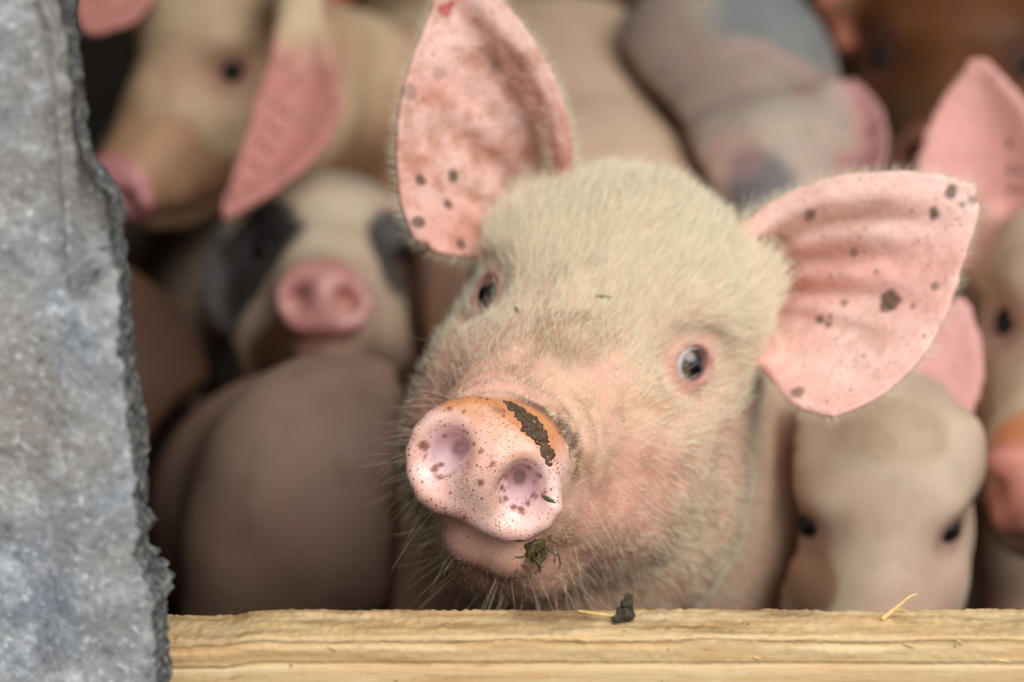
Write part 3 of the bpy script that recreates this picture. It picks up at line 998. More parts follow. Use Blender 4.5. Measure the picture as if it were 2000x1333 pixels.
    for sd in (-1, 1):
        de = np.linalg.norm(Hc - EYE_H * np.array([sd, 1, 1]), axis=1)[:, None]
        T = T + (lin(214, 158, 148) - T) * np.exp(-(de / 0.026) ** 2) * 0.8
        T = T + (lin(178, 120, 116) - T) * np.exp(-((de - 0.009) / 0.004) ** 2) * 0.7
        cr = np.linalg.norm((Hc - np.array([sd * 0.052, 0.085, -0.005])) / np.array([0.03, 0.028, 0.028]), axis=1)[:, None]
        T = T + (lin(222, 152, 138) - T) * np.exp(-cr ** 2) * 0.6
    jaw = smooth(-0.050, -0.075, z) * smooth(0.05, 0.09, y)
    T = T + (lin(206, 156, 132) - T) * jaw * 0.5
    neck = smooth(0.23, 0.28, y)
    T = T + (lin(212, 184, 160) - T) * neck * 0.7
    # mouth line, dirty
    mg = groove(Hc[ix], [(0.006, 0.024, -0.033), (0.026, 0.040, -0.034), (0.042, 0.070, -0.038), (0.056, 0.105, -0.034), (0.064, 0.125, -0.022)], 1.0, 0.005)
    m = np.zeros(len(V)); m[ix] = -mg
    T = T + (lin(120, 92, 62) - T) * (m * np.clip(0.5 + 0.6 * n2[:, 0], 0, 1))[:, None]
    # snout disc
    u, tl, v = HERO.disc_local(Hc)
    disc = (1 - smooth(0.001, 0.007, tl)) * (1 - smooth(0.043, 0.047, np.abs(u))) * smooth(-0.036, -0.032, v)
    T = T + (lin(240, 202, 190) - T) * disc[:, None]
    T = T + (lin(236, 178, 164) - T) * (disc * smooth(-0.2, 0.6, fbm(V, 90, 3, 77)))[:, None] * 0.5
    orange = disc * smooth(0.010, 0.026, v + 0.006 * fbm(V, 60, 3, 5)) * (1 - smooth(0.022, 0.036, u))
    T = T + (lin(206, 138, 78) - T) * (orange * 0.85)[:, None]
    smear = disc * np.exp(-(((project(V) - np.array([982, 803])) / np.array([24, 9])) ** 2).sum(1)) * smooth(-0.6, 0.2, fbm(V, 200, 3, 40))
    T = T + (lin(96, 70, 46) - T) * (smear * 0.9)[:, None]
    tan = disc * np.exp(-(u / 0.014) ** 2) * smooth(-0.016, 0.006, v)
    T = T + (lin(224, 158, 118) - T) * (tan * 0.45)[:, None]
    nos = np.zeros(len(V))
    for sd in (-1, 1): nos = np.maximum(nos, np.exp(-(((u + 0.002 - sd * 0.0205) / 0.0105) ** 2 + ((v - 0.000) / 0.0135) ** 2) ** 2))
    T = T + (lin(238, 212, 220) - T) * (nos * (1 - smooth(0.020, 0.030, tl)) * (tl > -0.03))[:, None] * 0.92
    rim = np.zeros(len(V))
    rim = disc * np.exp(-((nos - 0.35) / 0.16) ** 2) * smooth(0.05, 0.4, fbm(V, 170, 3, 19))
    T = T + (lin(128, 72, 40) - T) * (rim * (1 - smooth(-0.004, 0.000, tl)) * 0.8)[:, None]
    ppd = project(V)
    for px, py, r in ((826, 872, 11), (868, 851, 6), (850, 917, 9), (862, 908, 7), (985, 932, 7), (981, 955, 8), (988, 975, 7), (1002, 990, 7), (1018, 997, 8), (1032, 985, 6), (1042, 968, 8), (1040, 942, 7),
                      (1052, 930, 5), (939, 945, 8), (940, 882, 6), (962, 905, 7), (958, 895, 5), (1032, 914, 6), (1012, 1060, 8), (940, 1055, 8), (908, 1012, 5), (925, 868, 5), (905, 805, 5), (878, 800, 5), (792, 848, 6)):
        g = disc * np.exp(-((ppd[:, 0] - px) ** 2 + (ppd[:, 1] - py) ** 2) / (r * (1 + 0.5 * vnoise(V, 330, 12))) ** 2)
        T = T + (lin(124, 70, 40) - T) * (smooth(0.25, 0.6, g) * 0.85)[:, None]
    # dark dirt packed behind the upper rim of the disc
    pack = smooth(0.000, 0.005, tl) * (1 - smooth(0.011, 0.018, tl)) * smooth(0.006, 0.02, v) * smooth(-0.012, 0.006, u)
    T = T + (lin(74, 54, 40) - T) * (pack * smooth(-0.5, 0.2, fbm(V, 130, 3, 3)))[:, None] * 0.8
    # ears: bare pink inside, paler outside and on the thin rim
    en = np.clip(0.5 + 0.6 * n1 + 0.3 * n2, 0, 1)
    earc = lin(242, 206, 195) + (lin(230, 176, 163) - lin(242, 206, 195)) * en
    T = T + (earc - T) * inner[:, None]
    T = T + (lin(226, 208, 190) - T) * (ear - inner)[:, None] * 0.9
    ear_base_tone = inner * (1 - smooth(0.06, 0.35, es)) * np.clip(0.35 + 0.6 * n2[:, 0], 0, 1)  # browner, mottled tone towards the base of the inner ear
    T = T + (lin(176, 116, 92) - T) * (ear_base_tone * 0.75)[:, None]
    pp = project(V)
    T = T * (1 - 0.10 * (inner * (ee == 1)))[:, None]
    dirt_l = inner * (ee == 1) * smooth(-0.2, 0.7, fbm(V, 95, 4, 31))
    T = T + (lin(178, 116, 80) - T) * (dirt_l * 0.55)[:, None]
    # muddy marks on the ears, where the animal carries them
    for px, py, r, k in ((1858, 377, 15, 1), (1824, 418, 13, 1), (1583, 421, 13, .9), (1742, 585, 20, 1), (1728, 600, 12, .9), (1486, 473, 10, .8), (1668, 493, 8, .7),
                         (1602, 625, 9, .9), (1648, 592, 9, .8), (1622, 618, 6, .8), (1618, 635, 9, .8), (1826, 560, 8, .8), (1556, 768, 15, .8), (1690, 445, 7, .5), (1900, 392, 12, .7), (1783, 600, 7, .7), (1595, 815, 8, .7), (1712, 530, 7, .6), (1880, 398, 9, .7),
                         (823, 353, 12, 1), (887, 345, 13, 1), (874, 400, 9, .9), (818, 434, 14, 1), (900, 478, 12, .9), (831, 484, 10, .8), (948, 440, 10, .7), (1060, 244, 7, .8), (870, 20, 14, -1), (880, 8, 9, -1), (968, 128, 16, .4), (800, 180, 18, .5), (860, 140, 14, .3)):
        g = np.exp(-((pp[:, 0] - px) ** 2 + (pp[:, 1] - py) ** 2) / (r * (1 + 0.5 * vnoise(V, 200, 2))) ** 2 * 1.2) * inner
        cc_ = lin(70, 52, 40) if k > 0 else lin(170, 40, 44)
        T = T + (cc_ - T) * (smooth(0.2, 0.6, g) * abs(k))[:, None] * 0.85
    patchy = smooth(-0.35, 0.6, fbm(V, 75, 3, 66)) + 0.5 * np.exp(-(u / 0.010) ** 2)
    fleck = np.clip(disc * (0.12 + 0.75 * patchy) * (1 - 0.7 * nos) + 0.26 * inner + 0.06 * (Hc[:, 1] < 0.25), 0, 1)
    wet = np.clip(disc * 1.0 + 0.12 * inner, 0, 1)
    lidw = np.zeros(len(V))
    for sd in (-1, 1):
        de = np.linalg.norm(Hc - EYE_H * np.array([sd, 1, 1]), axis=1)
        lidw = np.maximum(lidw, np.exp(-(de / 0.012) ** 2))
    wet = np.maximum(wet, lidw * 0.6)
    o = finish_pig('pig', V, Q, T, fleck, wet, M_SKIN, 'pink pig with mud-flecked snout raised over the wooden board, both ears spread')
    o['group'] = 'pigs crowded in the pen'
    cm = {}
    for sd in (-1, 1):
        c, n = HERO.eye(sd)
        tc = unit(CC - HERO.w(c))
        cm[sd] = unit(HERO.d(n) * 1.1 - tc * 0.12 + CU * 0.03) if sd == 1 else unit(HERO.d(n) + tc * 0.35)
    add_eyes(o, HERO, cm)
    return o, V, Q, N, Hc, disc, ear, inner, es, et, ee


hero, HV, HQ, HN, HH, HDISC, HEAR, HINNER, HES, HET, HEE = build_hero()
hero_tree = BVHTree.FromPolygons([tuple(v) for v in HV], [tuple(q) for q in HQ])


def on_hero(px, py):
    """the point of the main pig that the camera sees at a photo pixel, and its normal"""
    d = unit(pt(px, py, 1.0) - CC)
    loc, nor, i, dist = hero_tree.ray_cast(Vector(CC), Vector(d))
    if loc is None: return None, None
    nor = np.array(nor)
    if nor @ d > 0: nor = -nor
    return np.array(loc), nor


# ------------------------------------------------------------------ the herd behind
def head_by_eye(side, anchor, yaw, pitch, roll, size):
    """a head whose given eye sits at a photo pixel and distance"""
    H = Head((0, 0, 0), yaw, pitch, roll, size)
    H.o = pt(*anchor) - H.w(EYE_H * np.array([side, 1, 1]))
    return H


def blade(base, tip, width, cup=0.3, face=(0, 0, -1.0), bow=0.0, narrow=0.0, n=60):
    """an ear between two points of the place; face = which way its hollow looks (across, up, away)"""
    a, b = np.asarray(base), np.asarray(tip)
    L = np.linalg.norm(b - a); d = (b - a) / L
    f = CR * face[0] + CU * face[1] + CF * face[2]
    nn = unit(f - d * (f @ d)); ac = np.cross(nn, d)
    s = np.linspace(0, 1, n)[:, None]; t = np.linspace(-1, 1, n)[None, :]
    prof = np.maximum((0.66 + 1.05 * s - 1.5 * s ** 2) * np.sqrt(np.clip(1 - s ** 5, 0, 1)), 0.02) * (1 - narrow * (1 - smooth(0, 0.55, s)))
    P = a + d * (s * L)[..., None] + ac * (t * prof * width * 0.5)[..., None]
    P = P + nn * (cup * width * (np.abs(t) ** 1.8) * prof * 0.6 - 0.010 * np.sin(s * 3.1) + 0 * s)[..., None] + ac * (bow * np.sin(np.pi * s))[..., None]
    return P.reshape(-1, 3)


BUILT = []


def keep_largest(V, Q):
    lab = np.arange(len(V))
    while True:
        m = lab[Q].min(1); new = lab.copy()
        for k in range(4): np.minimum.at(new, Q[:, k], m)
        new = new[new]
        if (new == lab).all(): break
        lab = new
    best = np.bincount(lab).argmax()
    keep = lab == best
    idx = np.cumsum(keep) - 1
    return V[keep], idx[Q[keep[Q].all(1)]]


def hero_recipe(F):
    hero_shapes(F)
    for W, r, s, t in hero_ears(): F.sheet(W.reshape(190, 190, 3)[::3, ::3].reshape(-1, 3), np.full(64 * 64, 0.004), 0.007, 0.02)


BUILT.append((hero_recipe, HV.min(0), HV.max(0)))


def herd_pig(label, H, ears, sh, ru, r, palette, patches=(), seed=0, h=0.006, neck_r=0.09, look=None, eyes=(-1, 1), rr=None, patch_world=(), ear_cols=None, ear_from=-1.0, tail_to=0.07):
    sh = np.asarray(sh, float); ru = np.asarray(ru, float)
    sheets = [blade(*e) for e in ears]
    hp = np.concatenate([H.w(np.array([[-.14, -.02, -.14], [.14, .30, .18], [.14, -.02, .18], [-.14, .30, -.14], [.14, .3, -.14], [-.14, -.02, .18], [-.14, .3, .18], [.14, -.02, -.14]]))] + sheets)
    R = max(r, rr or r) + 0.06
    lo = np.minimum(hp.min(0) - 0.02, np.minimum(sh, ru) - R); hi = np.maximum(hp.max(0) + 0.02, np.maximum(sh, ru) + R)
    lo[2] = -0.01
    hl, hh = hp.min(0), hp.max(0)
    F = Field(*[axis(lo[i], hi[i], hl[i], hh[i], h, 0.009, 1.12) for i in range(3)])

    def recipe(F):
        put_body(F, sh, ru, r, H.w((0, 0.215, 0.0)), neck_r * H.k, 0.06, rr=rr, tail_to=tail_to)
        put_head(F, H)
        for e, P in zip(ears, sheets):
            sd = min((-1, 1), key=lambda q: np.linalg.norm(H.w((q * 0.066, 0.207, 0.096)) - e[0]))
            F.cone(H.w((sd * 0.050, 0.20, 0.075)), e[0], 0.026 * H.k, 0.014, 0.02)
            F.cone(e[0], e[0] + (np.asarray(e[1]) - e[0]) * 0.25, 0.014, 0.007, 0.012)
            F.sheet(P, np.full(len(P), 0.0046), 0.010, 0.022)
    recipe(F)
    for other, olo, ohi in BUILT:
        if (olo < hi).all() and (ohi > lo).all():
            G = Field(*F.ax)
            other(G)
            F.D = np.maximum(F.D, 0.014 - G.D)
    V, Q = F.surface(1)
    V, Q = keep_largest(V, Q)
    BUILT.append((recipe, V.min(0), V.max(0)))
    N = vertex_normals(V, Q); Hc = H.inv(V)
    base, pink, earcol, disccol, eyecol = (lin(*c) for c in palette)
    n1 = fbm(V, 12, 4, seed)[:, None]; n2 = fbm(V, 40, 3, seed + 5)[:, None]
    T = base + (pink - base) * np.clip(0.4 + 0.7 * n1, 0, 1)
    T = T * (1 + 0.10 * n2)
    for c, rad, colr, amt in patches:
        d = np.linalg.norm((Hc - np.array(c)) / np.array(rad), axis=1) + 0.28 * fbm(V, 26, 3, seed + 3)
        T = T + (lin(*colr) - T) * ((1 - smooth(0.75, 1.1, d)) * amt)[:, None]
    for c, rad, colr, amt in patch_world:
        d = np.linalg.norm((V - np.array(c)) / rad, axis=1) + 0.3 * fbm(V, 20, 3, seed + 9)
        T = T + (lin(*colr) - T) * ((1 - smooth(0.7, 1.1, d)) * amt)[:, None]
    x, y, z = Hc.T
    for sd in (-1, 1):
        de = np.linalg.norm(Hc - EYE_H * np.array([sd, 1, 1]), axis=1)
        T = T + (eyecol - T) * (np.exp(-(de / 0.022) ** 2) * 0.8)[:, None]
    du, dt, dv = H.disc_local(Hc)
    disc = (1 - smooth(0.002, 0.012, dt)) * (1 - smooth(0.042, 0.048, np.abs(du))) * (1 - smooth(0.036, 0.044, np.abs(dv)))
    T = T + (disccol - T) * disc[:, None]
    if sheets:
        ap = np.concatenate([p[::3] for p in sheets])
        kd = KDTree(len(ap))
        for i, p in enumerate(ap): kd.insert(p, i)
        kd.balance()
        lo2, hi2 = ap.min(0) - 0.02, ap.max(0) + 0.02
        dist = np.full(len(V), 1.0)
        for i in np.nonzero(((V > lo2) & (V < hi2)).all(1))[0]: dist[i] = kd.find(V[i])[2]
        which = np.zeros(len(V), int)
        along = np.ones(len(V)); m_ = len(sheets[0][::3])
        for i in np.nonzero(dist < 0.02)[0]:
            q = kd.find(V[i])[1]; which[i] = q // m_; along[i] = (q % m_) / m_
        ecs = np.array([lin(*c) for c in ear_cols]) if ear_cols else np.array([earcol] * len(sheets))
        T = T + (ecs[which] - T) * ((1 - smooth(0.007, 0.014, dist)) * smooth(ear_from, ear_from + 0.25, along))[:, None] * 0.92
    hoof = 1 - smooth(0.022, 0.034, V[:, 2])
    T = T + (lin(60, 48, 42) - T) * hoof[:, None]
    o = finish_pig('pig', V, Q, T, 0.0, disc * 0.6, M_SKIN_PLAIN, label)
    o['group'] = 'pigs crowded in the pen'
    if eyes: add_eyes(o, H, look, eyes, M_EYE_DARK)
    return o


PALE = ((206, 190, 164), (206, 170, 154), (216, 150, 144), (206, 140, 136), (196, 146, 138))
# spotted pig whose snout faces the camera, between the pillar and the main pig
H = head_by_eye(-1, (508, 482, 1.84), 4.5, -17.0, 4.0, 0.87)
herd_pig('small pig with dark patches round both eyes, pink snout facing out beside the stone pillar', H,
         [(pt(800, 470, 1.86), pt(940, 560, 1.84), 0.070, 0.2), (pt(470, 462, 1.87), pt(432, 640, 1.82), 0.055, 0.25)],
         (-0.20, 2.06, 0.34), (-0.34, 2.52, 0.38), 0.105,
         ((202, 188, 164), (200, 168, 150), (196, 128, 124), (196, 140, 134), (56, 54, 56)),
         [((-.058, .128, .045), (.038, .064, .062), (40, 40, 44), 0.97), ((.058, .128, .045), (.034, .058, .058), (56, 56, 58), 0.95),
          ((0, .22, .12), (.09, .06, .04), (124, 126, 118), 0.6), ((-.085, .17, -.01), (.03, .08, .09), (74, 70, 68), 0.9),
          ((.0, .012, .040), (.03, .02, .016), (190, 120, 66), 0.7), ((-.02, .06, -.05), (.06, .06, .04), (120, 84, 60), 0.8)], 11, ear_cols=((190, 118, 114), (74, 70, 70)))
# pale pig with its head down behind the board
H = head_by_eye(-1, (1572, 1030, 1.43), -2, 40, 3, 0.74)
herd_pig('pale cream pig between two others at the lower right, head lowered behind the board', H,
         [(pt(1805, 815, 1.50), pt(1880, 590, 1.54), 0.060, 0.3), (pt(1600, 800, 1.50), pt(1545, 640, 1.54), 0.05, 0.3)],
         (0.265, 1.80, 0.33), (0.34, 2.24, 0.36), 0.090,
         ((200, 186, 160), (196, 166, 146), (212, 156, 150), (200, 134, 124), (140, 98, 92)),
         [((-.055, .10, .03), (.022, .05, .03), (130, 84, 54), 0.7), ((.0, .19, .12), (.05, .03, .03), (170, 146, 112), 0.5)], 83, h=0.005, neck_r=0.08)
# pig at the right edge with one tall ear
H = head_by_eye(-1, (1958, 628, 1.62), -26, 13, 8, 0.96)
herd_pig('pig at the right edge with one tall pink ear and orange-tinged snout', H,
         [(pt(1930, 510, 1.68), pt(1912, 116, 1.70), 0.108, 0.34, (-0.35, 0, -1)), (pt(2230, 520, 1.68), pt(2350, 330, 1.68), 0.1, 0.3)],
         (0.50, 1.95, 0.40), (0.62, 2.40, 0.44), 0.13,
         ((198, 176, 150), (196, 152, 134), (224, 164, 156), (206, 140, 124), (176, 132, 126)),
         [((0, .01, .035), (.05, .05, .022), (196, 118, 62), 0.8), ((-.06, .09, -.0), (.03, .05, .05), (140, 90, 60), 0.6)], 71)
# big pig, upper left, face turned down to the pillar
H = head_by_eye(1, (454, 142, 1.92), -37, 29, 5, 0.86)
herd_pig('large cream pig at the upper left, head turned down with one pink ear hanging', H,
         [(pt(585, 0, 1.87), pt(436, 424, 1.78), 0.076, 0.34, (0, 0, -1.0), 0.026, 0.5), (pt(262, -60, 1.92), pt(165, 60, 1.86), 0.06, 0.25)],
         pt(705, 188, 2.15), pt(900, 90, 2.65), 0.060,
         ((208, 188, 152), (192, 150, 124), (192, 126, 120), (206, 140, 144), (150, 98, 88)),
         [((.0, .05, -.0), (.08, .06, .07), (166, 114, 80), 0.7), ((.06, .06, -.06), (.05, .1, .05), (140, 94, 64), 0.6)], 23, neck_r=0.10, rr=0.13, ear_from=0.08)
# pig with its rump to the opening, lower left
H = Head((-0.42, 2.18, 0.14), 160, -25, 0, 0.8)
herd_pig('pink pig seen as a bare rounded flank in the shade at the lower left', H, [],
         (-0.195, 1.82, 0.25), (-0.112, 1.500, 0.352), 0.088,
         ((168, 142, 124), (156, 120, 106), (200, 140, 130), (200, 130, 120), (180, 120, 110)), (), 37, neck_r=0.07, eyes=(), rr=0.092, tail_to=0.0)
# grey-spotted pig whose lowered head is hidden by the ear of the main pig
H = Head(pt(1478, 650, 1.74), -8, 25, 4, 0.72)
herd_pig('pale pig with grey-blue blotches, head lowered behind the main pig\'s outer ear', H,
         [(pt(1622, 195, 1.84), pt(1705, 352, 1.77), 0.066, 0.3), (pt(1432, 240, 1.88), pt(1452, 420, 1.80), 0.055, 0.3)],
         pt(1405, 170, 2.03), pt(1325, -60, 2.56), 0.086,
         ((176, 164, 148), (176, 150, 140), (180, 130, 126), (206, 140, 136), (190, 146, 140)), (), 53, neck_r=0.125, rr=0.11, eyes=(1,),
         patch_world=[(pt(1490, 60, 1.97), 0.060, (124, 134, 136), 0.9), (pt(1485, 360, 1.76), 0.034, (86, 90, 96), 0.85), (pt(1560, 130, 1.96), 0.05, (136, 140, 138), 0.8), (pt(1445, 300, 1.78), 0.026, (186, 136, 130), 0.35)])
# ginger pig, upper right
H = head_by_eye(-1, (1716, 112, 2.05), -11, 4, 2, 1.02)
herd_pig('ginger-brown pig in the dark at the upper right, facing out', H,
         [(pt(1660, 20, 2.10), pt(1490, 22, 2.02), 0.085, 0.25), (pt(2090, 30, 2.13), pt(2230, 30, 2.06), 0.085, 0.25)],
         (0.45, 2.48, 0.44), (0.52, 3.0, 0.46), 0.15,
         ((104, 60, 26), (76, 44, 20), (160, 98, 74), (110, 72, 56), (96, 70, 66)),
         [((-.02, .03, .0), (.06, .07, .07), (84, 62, 36), 0.7)], 61)
# brown pig in the shade beside the pillar
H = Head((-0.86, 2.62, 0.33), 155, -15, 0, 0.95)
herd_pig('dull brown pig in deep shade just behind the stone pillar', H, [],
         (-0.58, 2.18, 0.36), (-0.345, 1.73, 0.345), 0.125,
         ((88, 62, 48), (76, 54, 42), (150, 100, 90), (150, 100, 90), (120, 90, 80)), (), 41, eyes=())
# ginger pig far back, only an ear in view
H = Head(pt(880, -70, 2.45), 6, -6, 0, 1.0)
herd_pig('ginger pig at the very top behind the large cream pig, orange ear showing', H,
         [(pt(755, -120, 2.60), pt(625, 62, 2.50), 0.075, 0.25), (pt(1040, -120, 2.60), pt(1120, -20, 2.5), 0.07, 0.25)],
         (-0.10, 3.05, 0.48), (-0.16, 3.6, 0.48), 0.14,
         ((160, 100, 60), (150, 96, 62), (196, 116, 76), (150, 90, 70), (110, 80, 70)), (), 29)


# ------------------------------------------------------------------ hair of the main pig
rng = np.random.default_rng(7)


def hair_object(name, roots, dirs, bends, lengths, radius, mat, npts=4, tipf=0.25):
    n = len(roots)
    c = bpy.data.hair_curves.new(name)
    c.add_curves([npts] * n)
    s = np.linspace(0, 1, npts)[None, :, None]
    P = roots[:, None] + dirs[:, None] * (s * lengths[:, None, None]) + bends[:, None] * (s ** 2 * lengths[:, None, None])
    c.attributes['position'].data.foreach_set('vector', P.reshape(-1, 3).astype(np.float32).ravel())
    ra = c.attributes.get('radius') or c.attributes.new('radius', 'FLOAT', 'POINT')
    r = np.repeat(np.broadcast_to(np.asarray(radius), (n,))[:, None], npts, 1) * (1 - (1 - tipf) * np.linspace(0, 1, npts))[None]
    ra.data.foreach_set('value', r.astype(np.float32).ravel())
    c.materials.append(mat)
    o = bpy.data.objects.new(name, c)
    col.objects.link(o)
    o.parent = hero
    o['kind'] = 'stuff'
    return o


def sample_hero(weight, n):
    """n random points on the main pig's skin, denser where weight (per vertex) is higher"""
    w = weight[HQ].mean(1)
    area = np.linalg.norm(np.cross(HV[HQ[:, 2]] - HV[HQ[:, 0]], HV[HQ[:, 3]] - HV[HQ[:, 1]]), axis=1) * 0.5
    p = area * w
    f = rng.choice(len(HQ), n, p=p / p.sum())
    u, v = rng.random((2, n, 1))
    q = HQ[f]
    ww = [(1 - u) * (1 - v), u * (1 - v), u * v, (1 - u) * v]
    P = sum(w_ * HV[q[:, k]] for k, w_ in enumerate(ww))
    N = sum(w_ * HN[q[:, k]] for k, w_ in enumerate(ww))
    return P, N / np.linalg.norm(N, axis=1)[:, None], q[:, 0]


def normed(a): return a / np.maximum(np.linalg.norm(a, axis=1), 1e-9)[:, None]


face_cam = ((CC - HV) / np.linalg.norm(CC - HV, axis=1)[:, None] * HN).sum(1)
eye_d = np.minimum(*[np.linalg.norm(HH - EYE_H * np.array([sd, 1, 1]), axis=1) for sd in (-1, 1)])
headw = smooth(0.012, 0.024, HH[:, 1]) * (1 - HDISC) * (1 - smooth(0.26, 0.34, HH[:, 1])) * (1 - np.clip(HEAR * 1.5, 0, 1)) * (face_cam > -0.35) * (HH[:, 2] > -0.16)
headw = headw * np.where(eye_d < 0.0115, 0.0, 1.0) * (0.5 + 0.5 * smooth(0.0115, 0.026, eye_d))
headw = headw * (0.34 + 1.0 * smooth(0.0, 0.08, HH[:, 2]))
P, N, vi = sample_hero(headw, 46000)
h = HH[vi]
up = smooth(0.0, 0.07, h[:, 2])
flow = np.stack([0.35 * np.sign(h[:, 0]) * smooth(0.02, 0.07, np.abs(h[:, 0])), np.full(len(h), 0.9), -0.45 + 1.35 * up], 1)
flow = flow + 0.22 * rng.normal(size=flow.shape) + 0.45 * np.stack([fbm(P, 40, 2, s_) for s_ in (1, 2, 3)], 1) + 0.45 * np.stack([vnoise(P, 190, s_) for s_ in (4, 5, 6)], 1)
fw = flow @ HERO.R.T
tan = normed(fw - N * (fw * N).sum(1)[:, None])
lift = np.radians(rng.uniform(12, 42, len(P)))[:, None]
d = tan * np.cos(lift) + N * np.sin(lift)
L = (0.0040 + 0.0080 * smooth(0.05, 0.13, h[:, 1]) + 0.006 * smooth(0.06, 0.11, h[:, 2])) * rng.uniform(0.6, 1.25, len(P))
hair_object('hair_coat', P - N * 0.0004, d, -N * 0.22 + rng.normal(size=P.shape) * 0.08, L, rng.uniform(0.00007, 0.00013, len(P)), M_HAIR)
# fine fuzz along the ears' rims and backs
fz = HEAR * (1 - 0.7 * HINNER) * np.exp(-((face_cam + 0.05) / 0.30) ** 2) + 0.02 * HINNER
P, N, vi = sample_hero(fz, 14000)
tipdir = np.where((HEE[vi] == 0)[:, None], (CR * 0.6 + CU * 0.3)[None], (CU * 0.8 - CR * 0.2)[None])
d = normed(N * 1.0 + 0.5 * normed(tipdir - N * (tipdir * N).sum(1)[:, None]) * 0.9 + 0.25 * rng.normal(size=P.shape))
hair_object('ear_fuzz', P, d, rng.normal(size=P.shape) * 0.1, rng.uniform(0.003, 0.0075, len(P)), rng.uniform(0.00004, 0.00007, len(P)), M_HAIR)
# long whiskers round the muzzle and under the chin
wk = smooth(0.020, 0.026, HH[:, 1]) * (1 - smooth(0.07, 0.10, HH[:, 1])) * (0.12 + smooth(0.01, -0.02, HH[:, 2]) + 0.6 * (HH[:, 0] < -0.02)) * (HH[:, 2] > -0.09)
P, N, vi = sample_hero(wk, 170)
dn = HERO.d((0, -0.25, -0.35))
d = normed(N + dn[None] * 0.8 + 0.25 * rng.normal(size=P.shape))
hair_object('whiskers', P - N * 0.001, d, rng.normal(size=P.shape) * 0.10 + np.array([0, 0, -0.12]), rng.uniform(0.010, 0.034, len(P)), rng.uniform(0.00006, 0.00011, len(P)), M_BRISTLE, 6)


# ------------------------------------------------------------------ bits of dirt, grass and straw
M_MUD = plain('dark_dung_mud', lin(92, 70, 50), 0.55, 300, 0.5, 0.6)
M_GRASS = plain('chewed_green_grass', lin(92, 82, 44), 0.4, 300, 0.55)
M_LEAF = plain('dull_green_leaf', lin(92, 88, 46), 0.6, 300, 0.3)
M_STRAW = plain('dry_straw', lin(222, 186, 122), 0.6, 200, 0.25)
M_TWIG = plain('dung_caked_twig', lin(60, 54, 36), 0.6, 260, 0.4, 0.5)


def tube(pts, radii, seg=7, n=18):
    c = catmull(pts, n); r = np.interp(np.linspace(0, 1, n), np.linspace(0, 1, len(radii)), radii)
    t = normed(np.gradient(c, axis=0))
    a = np.array([0.31, 0.52, 0.79]); V = []
    for i in range(n):
        u = unit(np.cross(t[i], a)); v = np.cross(t[i], u)
        for k in range(seg):
            an = 2 * math.pi * k / seg
            V.append(c[i] + r[i] * (u * math.cos(an) + v * math.sin(an)))
    F = [(i * seg + k, i * seg + (k + 1) % seg, (i + 1) * seg + (k + 1) % seg, (i + 1) * seg + k) for i in range(n - 1) for k in range(seg)]
    F += [tuple(range(seg))[::-1], tuple(range((n - 1) * seg, n * seg))]
    return np.array(V), F


def blob(c, axes, r, seed, rough=0.3, n=14):
    V, F = [], []
    for i in range(n + 1):
        th = math.pi * i / n
        for j in range(2 * n):
            ph = math.pi * j / n
            V.append((math.sin(th) * math.cos(ph), math.sin(th) * math.sin(ph), math.cos(th)))
    V = np.array(V)
    V = V * (1 + rough * fbm(V, 1.7, 4, seed))[:, None] * np.asarray(r)
    for i in range(n):
        for j in range(2 * n):
            k = (j + 1) % (2 * n)
            F.append((i * 2 * n + j, (i + 1) * 2 * n + j, (i + 1) * 2 * n + k, i * 2 * n + k))
    return np.asarray(c) + V @ np.asarray(axes), F


def join(parts):
    V, F, o = [], [], 0
    for v, f in parts:
        V.append(v); F += [tuple(int(i) + o for i in q) for q in f]; o += len(v)
    return np.concatenate(V), F


def frame_on(n):
    u = unit(np.cross(n, CU)); return np.stack([u, np.cross(n, u), n])


def bits(name, parts, mat, label, cat, group=None):
    V, F = join(parts)
    me = bpy.data.meshes.new(name)
    me.from_pydata([tuple(v) for v in V], [], F)
    me.polygons.foreach_set('use_smooth', np.full(len(me.polygons), True))
    me.materials.append(mat)
    o = bpy.data.objects.new(name, me); col.objects.link(o)
    return tag(o, label, cat, group)


# mud caked behind the snout's rim
parts = []
for i, (px, py, rr) in enumerate(((988, 786, 2.0), (1003, 794, 3.2), (1012, 806, 2.4), (1022, 812, 3.2), (1030, 826, 2.2), (1038, 830, 3.4), (1044, 846, 2.4), (1056, 856, 3.0), (1062, 874, 2.0), (1070, 884, 2.4), (1074, 902, 1.6))):
    p, nn = on_hero(px, py)
    if p is not None: parts.append(blob(p - nn * 0.0004, frame_on(nn), np.array([1.5, 1.35, 0.34]) * rr * 0.001, i + 3, 0.6, 14))
bits('mud_crust', parts, M_MUD, 'dark mud crust caked along the upper rim of the raised snout', 'mud')
# chewed grass hanging from the lip
parts = []
p0, n0 = on_hero(1045, 1072)
if p0 is not None:
    parts.append(blob(p0 - n0 * 0.001, frame_on(n0), (0.0055, 0.0065, 0.0035), 91, 0.5, 12))
    for i in range(34):
        a = p0 + n0 * 0.001 + CR * rng.normal(0, 0.0045) + CU * rng.normal(0, 0.004)
        b = a + CR * rng.normal(0, 0.004) - CU * rng.uniform(0.002, 0.0085) - CF * rng.uniform(0, 0.004)
        m_ = (a + b) / 2 + rng.normal(0, 0.0012, 3)
        parts.append(tube([a, m_, b], [0.0005, 0.0006, 0.0003], 5, 8))
bits('chewed_grass', parts, M_GRASS, 'wet clump of chewed green grass hanging from the pig\'s lower lip', 'grass clump')


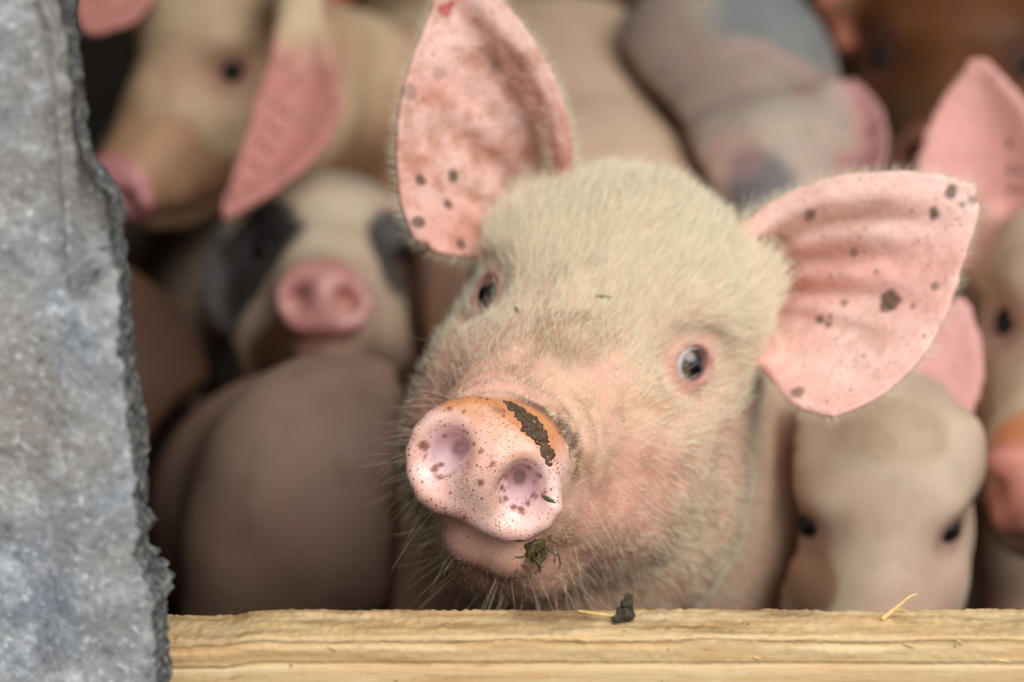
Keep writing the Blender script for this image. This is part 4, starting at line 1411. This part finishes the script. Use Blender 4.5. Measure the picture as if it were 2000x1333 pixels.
def leaf_bit(name, a, b, w, label):
    pa, na = on_hero(*a); pb, nb = on_hero(*b)
    if pa is None or pb is None: return
    n_ = 12; d_ = pb - pa; sd_ = unit(np.cross(d_, na)); V, F = [], []
    for k in range(2):
        for i in range(n_):
            s_ = i / (n_ - 1); ww = w * math.sin(math.pi * (0.05 + 0.9 * s_))
            c = pa + d_ * s_ + na * (0.0009 + 0.0006 * math.sin(s_ * 3.1) - 0.0003 * k)
            V += [c - sd_ * ww, c + na * 0.0003, c + sd_ * ww]
    m3 = 3 * n_
    for i in range(n_ - 1):
        for j in range(2):
            q = (i * 3 + j, (i + 1) * 3 + j, (i + 1) * 3 + j + 1, i * 3 + j + 1)
            F.append(q); F.append(tuple(x + m3 for x in q[::-1]))
        F.append((i * 3, i * 3 + m3, (i + 1) * 3 + m3, (i + 1) * 3)); F.append((i * 3 + 2, (i + 1) * 3 + 2, (i + 1) * 3 + 2 + m3, i * 3 + 2 + m3))
    bits(name, [(np.array(V), F)], M_LEAF, label, 'leaf scrap')


leaf_bit('leaf_scrap', (1060, 968), (1088, 983), 0.0011, 'tiny green leaf scrap stuck on the snout below the nostril')
leaf_bit('leaf_scrap', (1162, 580), (1198, 584), 0.0006, 'thin green grass scrap lying on the main pig\'s forehead')
leaf_bit('leaf_scrap', (1008, 602), (1014, 614), 0.0009, 'dark scrap stuck beside the inner corner of the main pig\'s far eye')

# dung and a twig on the board, straw and splinters
def on_board(px, dy=0.0):
    """a point on the board's top, dy in from its back edge"""
    d_ = 1.10
    return np.array([(px - 1000) / FPX * (d_ - dy), BB - 0.004 - dy, BZ + 0.0012])


q = on_board(1220, 0.012)
parts = [blob(q + (0, 0, 0.002), np.eye(3), (0.0042, 0.004, 0.0032), 5, 0.5, 12), blob(q + (0.001, 0.002, 0.006), np.eye(3), (0.0024, 0.0024, 0.0042), 8, 0.5, 12), blob(q + (-0.003, -0.003, 0.001), np.eye(3), (0.003, 0.003, 0.002), 15, 0.5, 10)]
bits('dung_clump', parts, M_TWIG, 'small dark green-brown dung clump standing on the board\'s top edge', 'dung')
bits('straw', [tube([q + (-0.021, 0.006, 0.0012), q + (-0.013, 0.001, 0.0016), q + (-0.005, -0.002, 0.0016)], [0.0005, 0.0009, 0.0006])], M_STRAW, 'short pale straw lying against the dung clump on the board', 'straw', 'straw on the board')
q = on_board(1735, 0.010)
bits('straw', [tube([q + (-0.004, -0.004, 0.0), q + (0.003, 0.0, 0.0042), q + (0.009, 0.002, 0.0085), q + (0.0125, 0.003, 0.0095)], [0.0012, 0.0010, 0.0007, 0.0004]),
               tube([q + (0.002, 0, 0.003), q + (0.006, -0.002, 0.0035), q + (0.008, -0.003, 0.002)], [0.0006, 0.0005, 0.0003])], M_STRAW, 'curled straw splinter sticking up from the board below the lowered pale pig', 'straw', 'straw on the board')
for i, (px, dz, ln) in enumerate(((1125, 0.0, 0.006), (1470, -0.0085, 0.004), (1765, -0.0025, 0.005), (1868, -0.0010, 0.003), (1935, -0.0095, 0.009), (640, -0.004, 0.004))):
    a = np.array([(px - 1000) / FPX * 1.064, BF - 0.0006, BZ - 0.0006 + dz])
    sp = bits('splinter', [tube([a, a + (ln * 0.5, -0.0006, -0.0004), a + (ln, -0.0012, -0.0012)], [0.0005, 0.0005, 0.0002], 5, 8)], M_STRAW, None, None)
    sp.parent = board
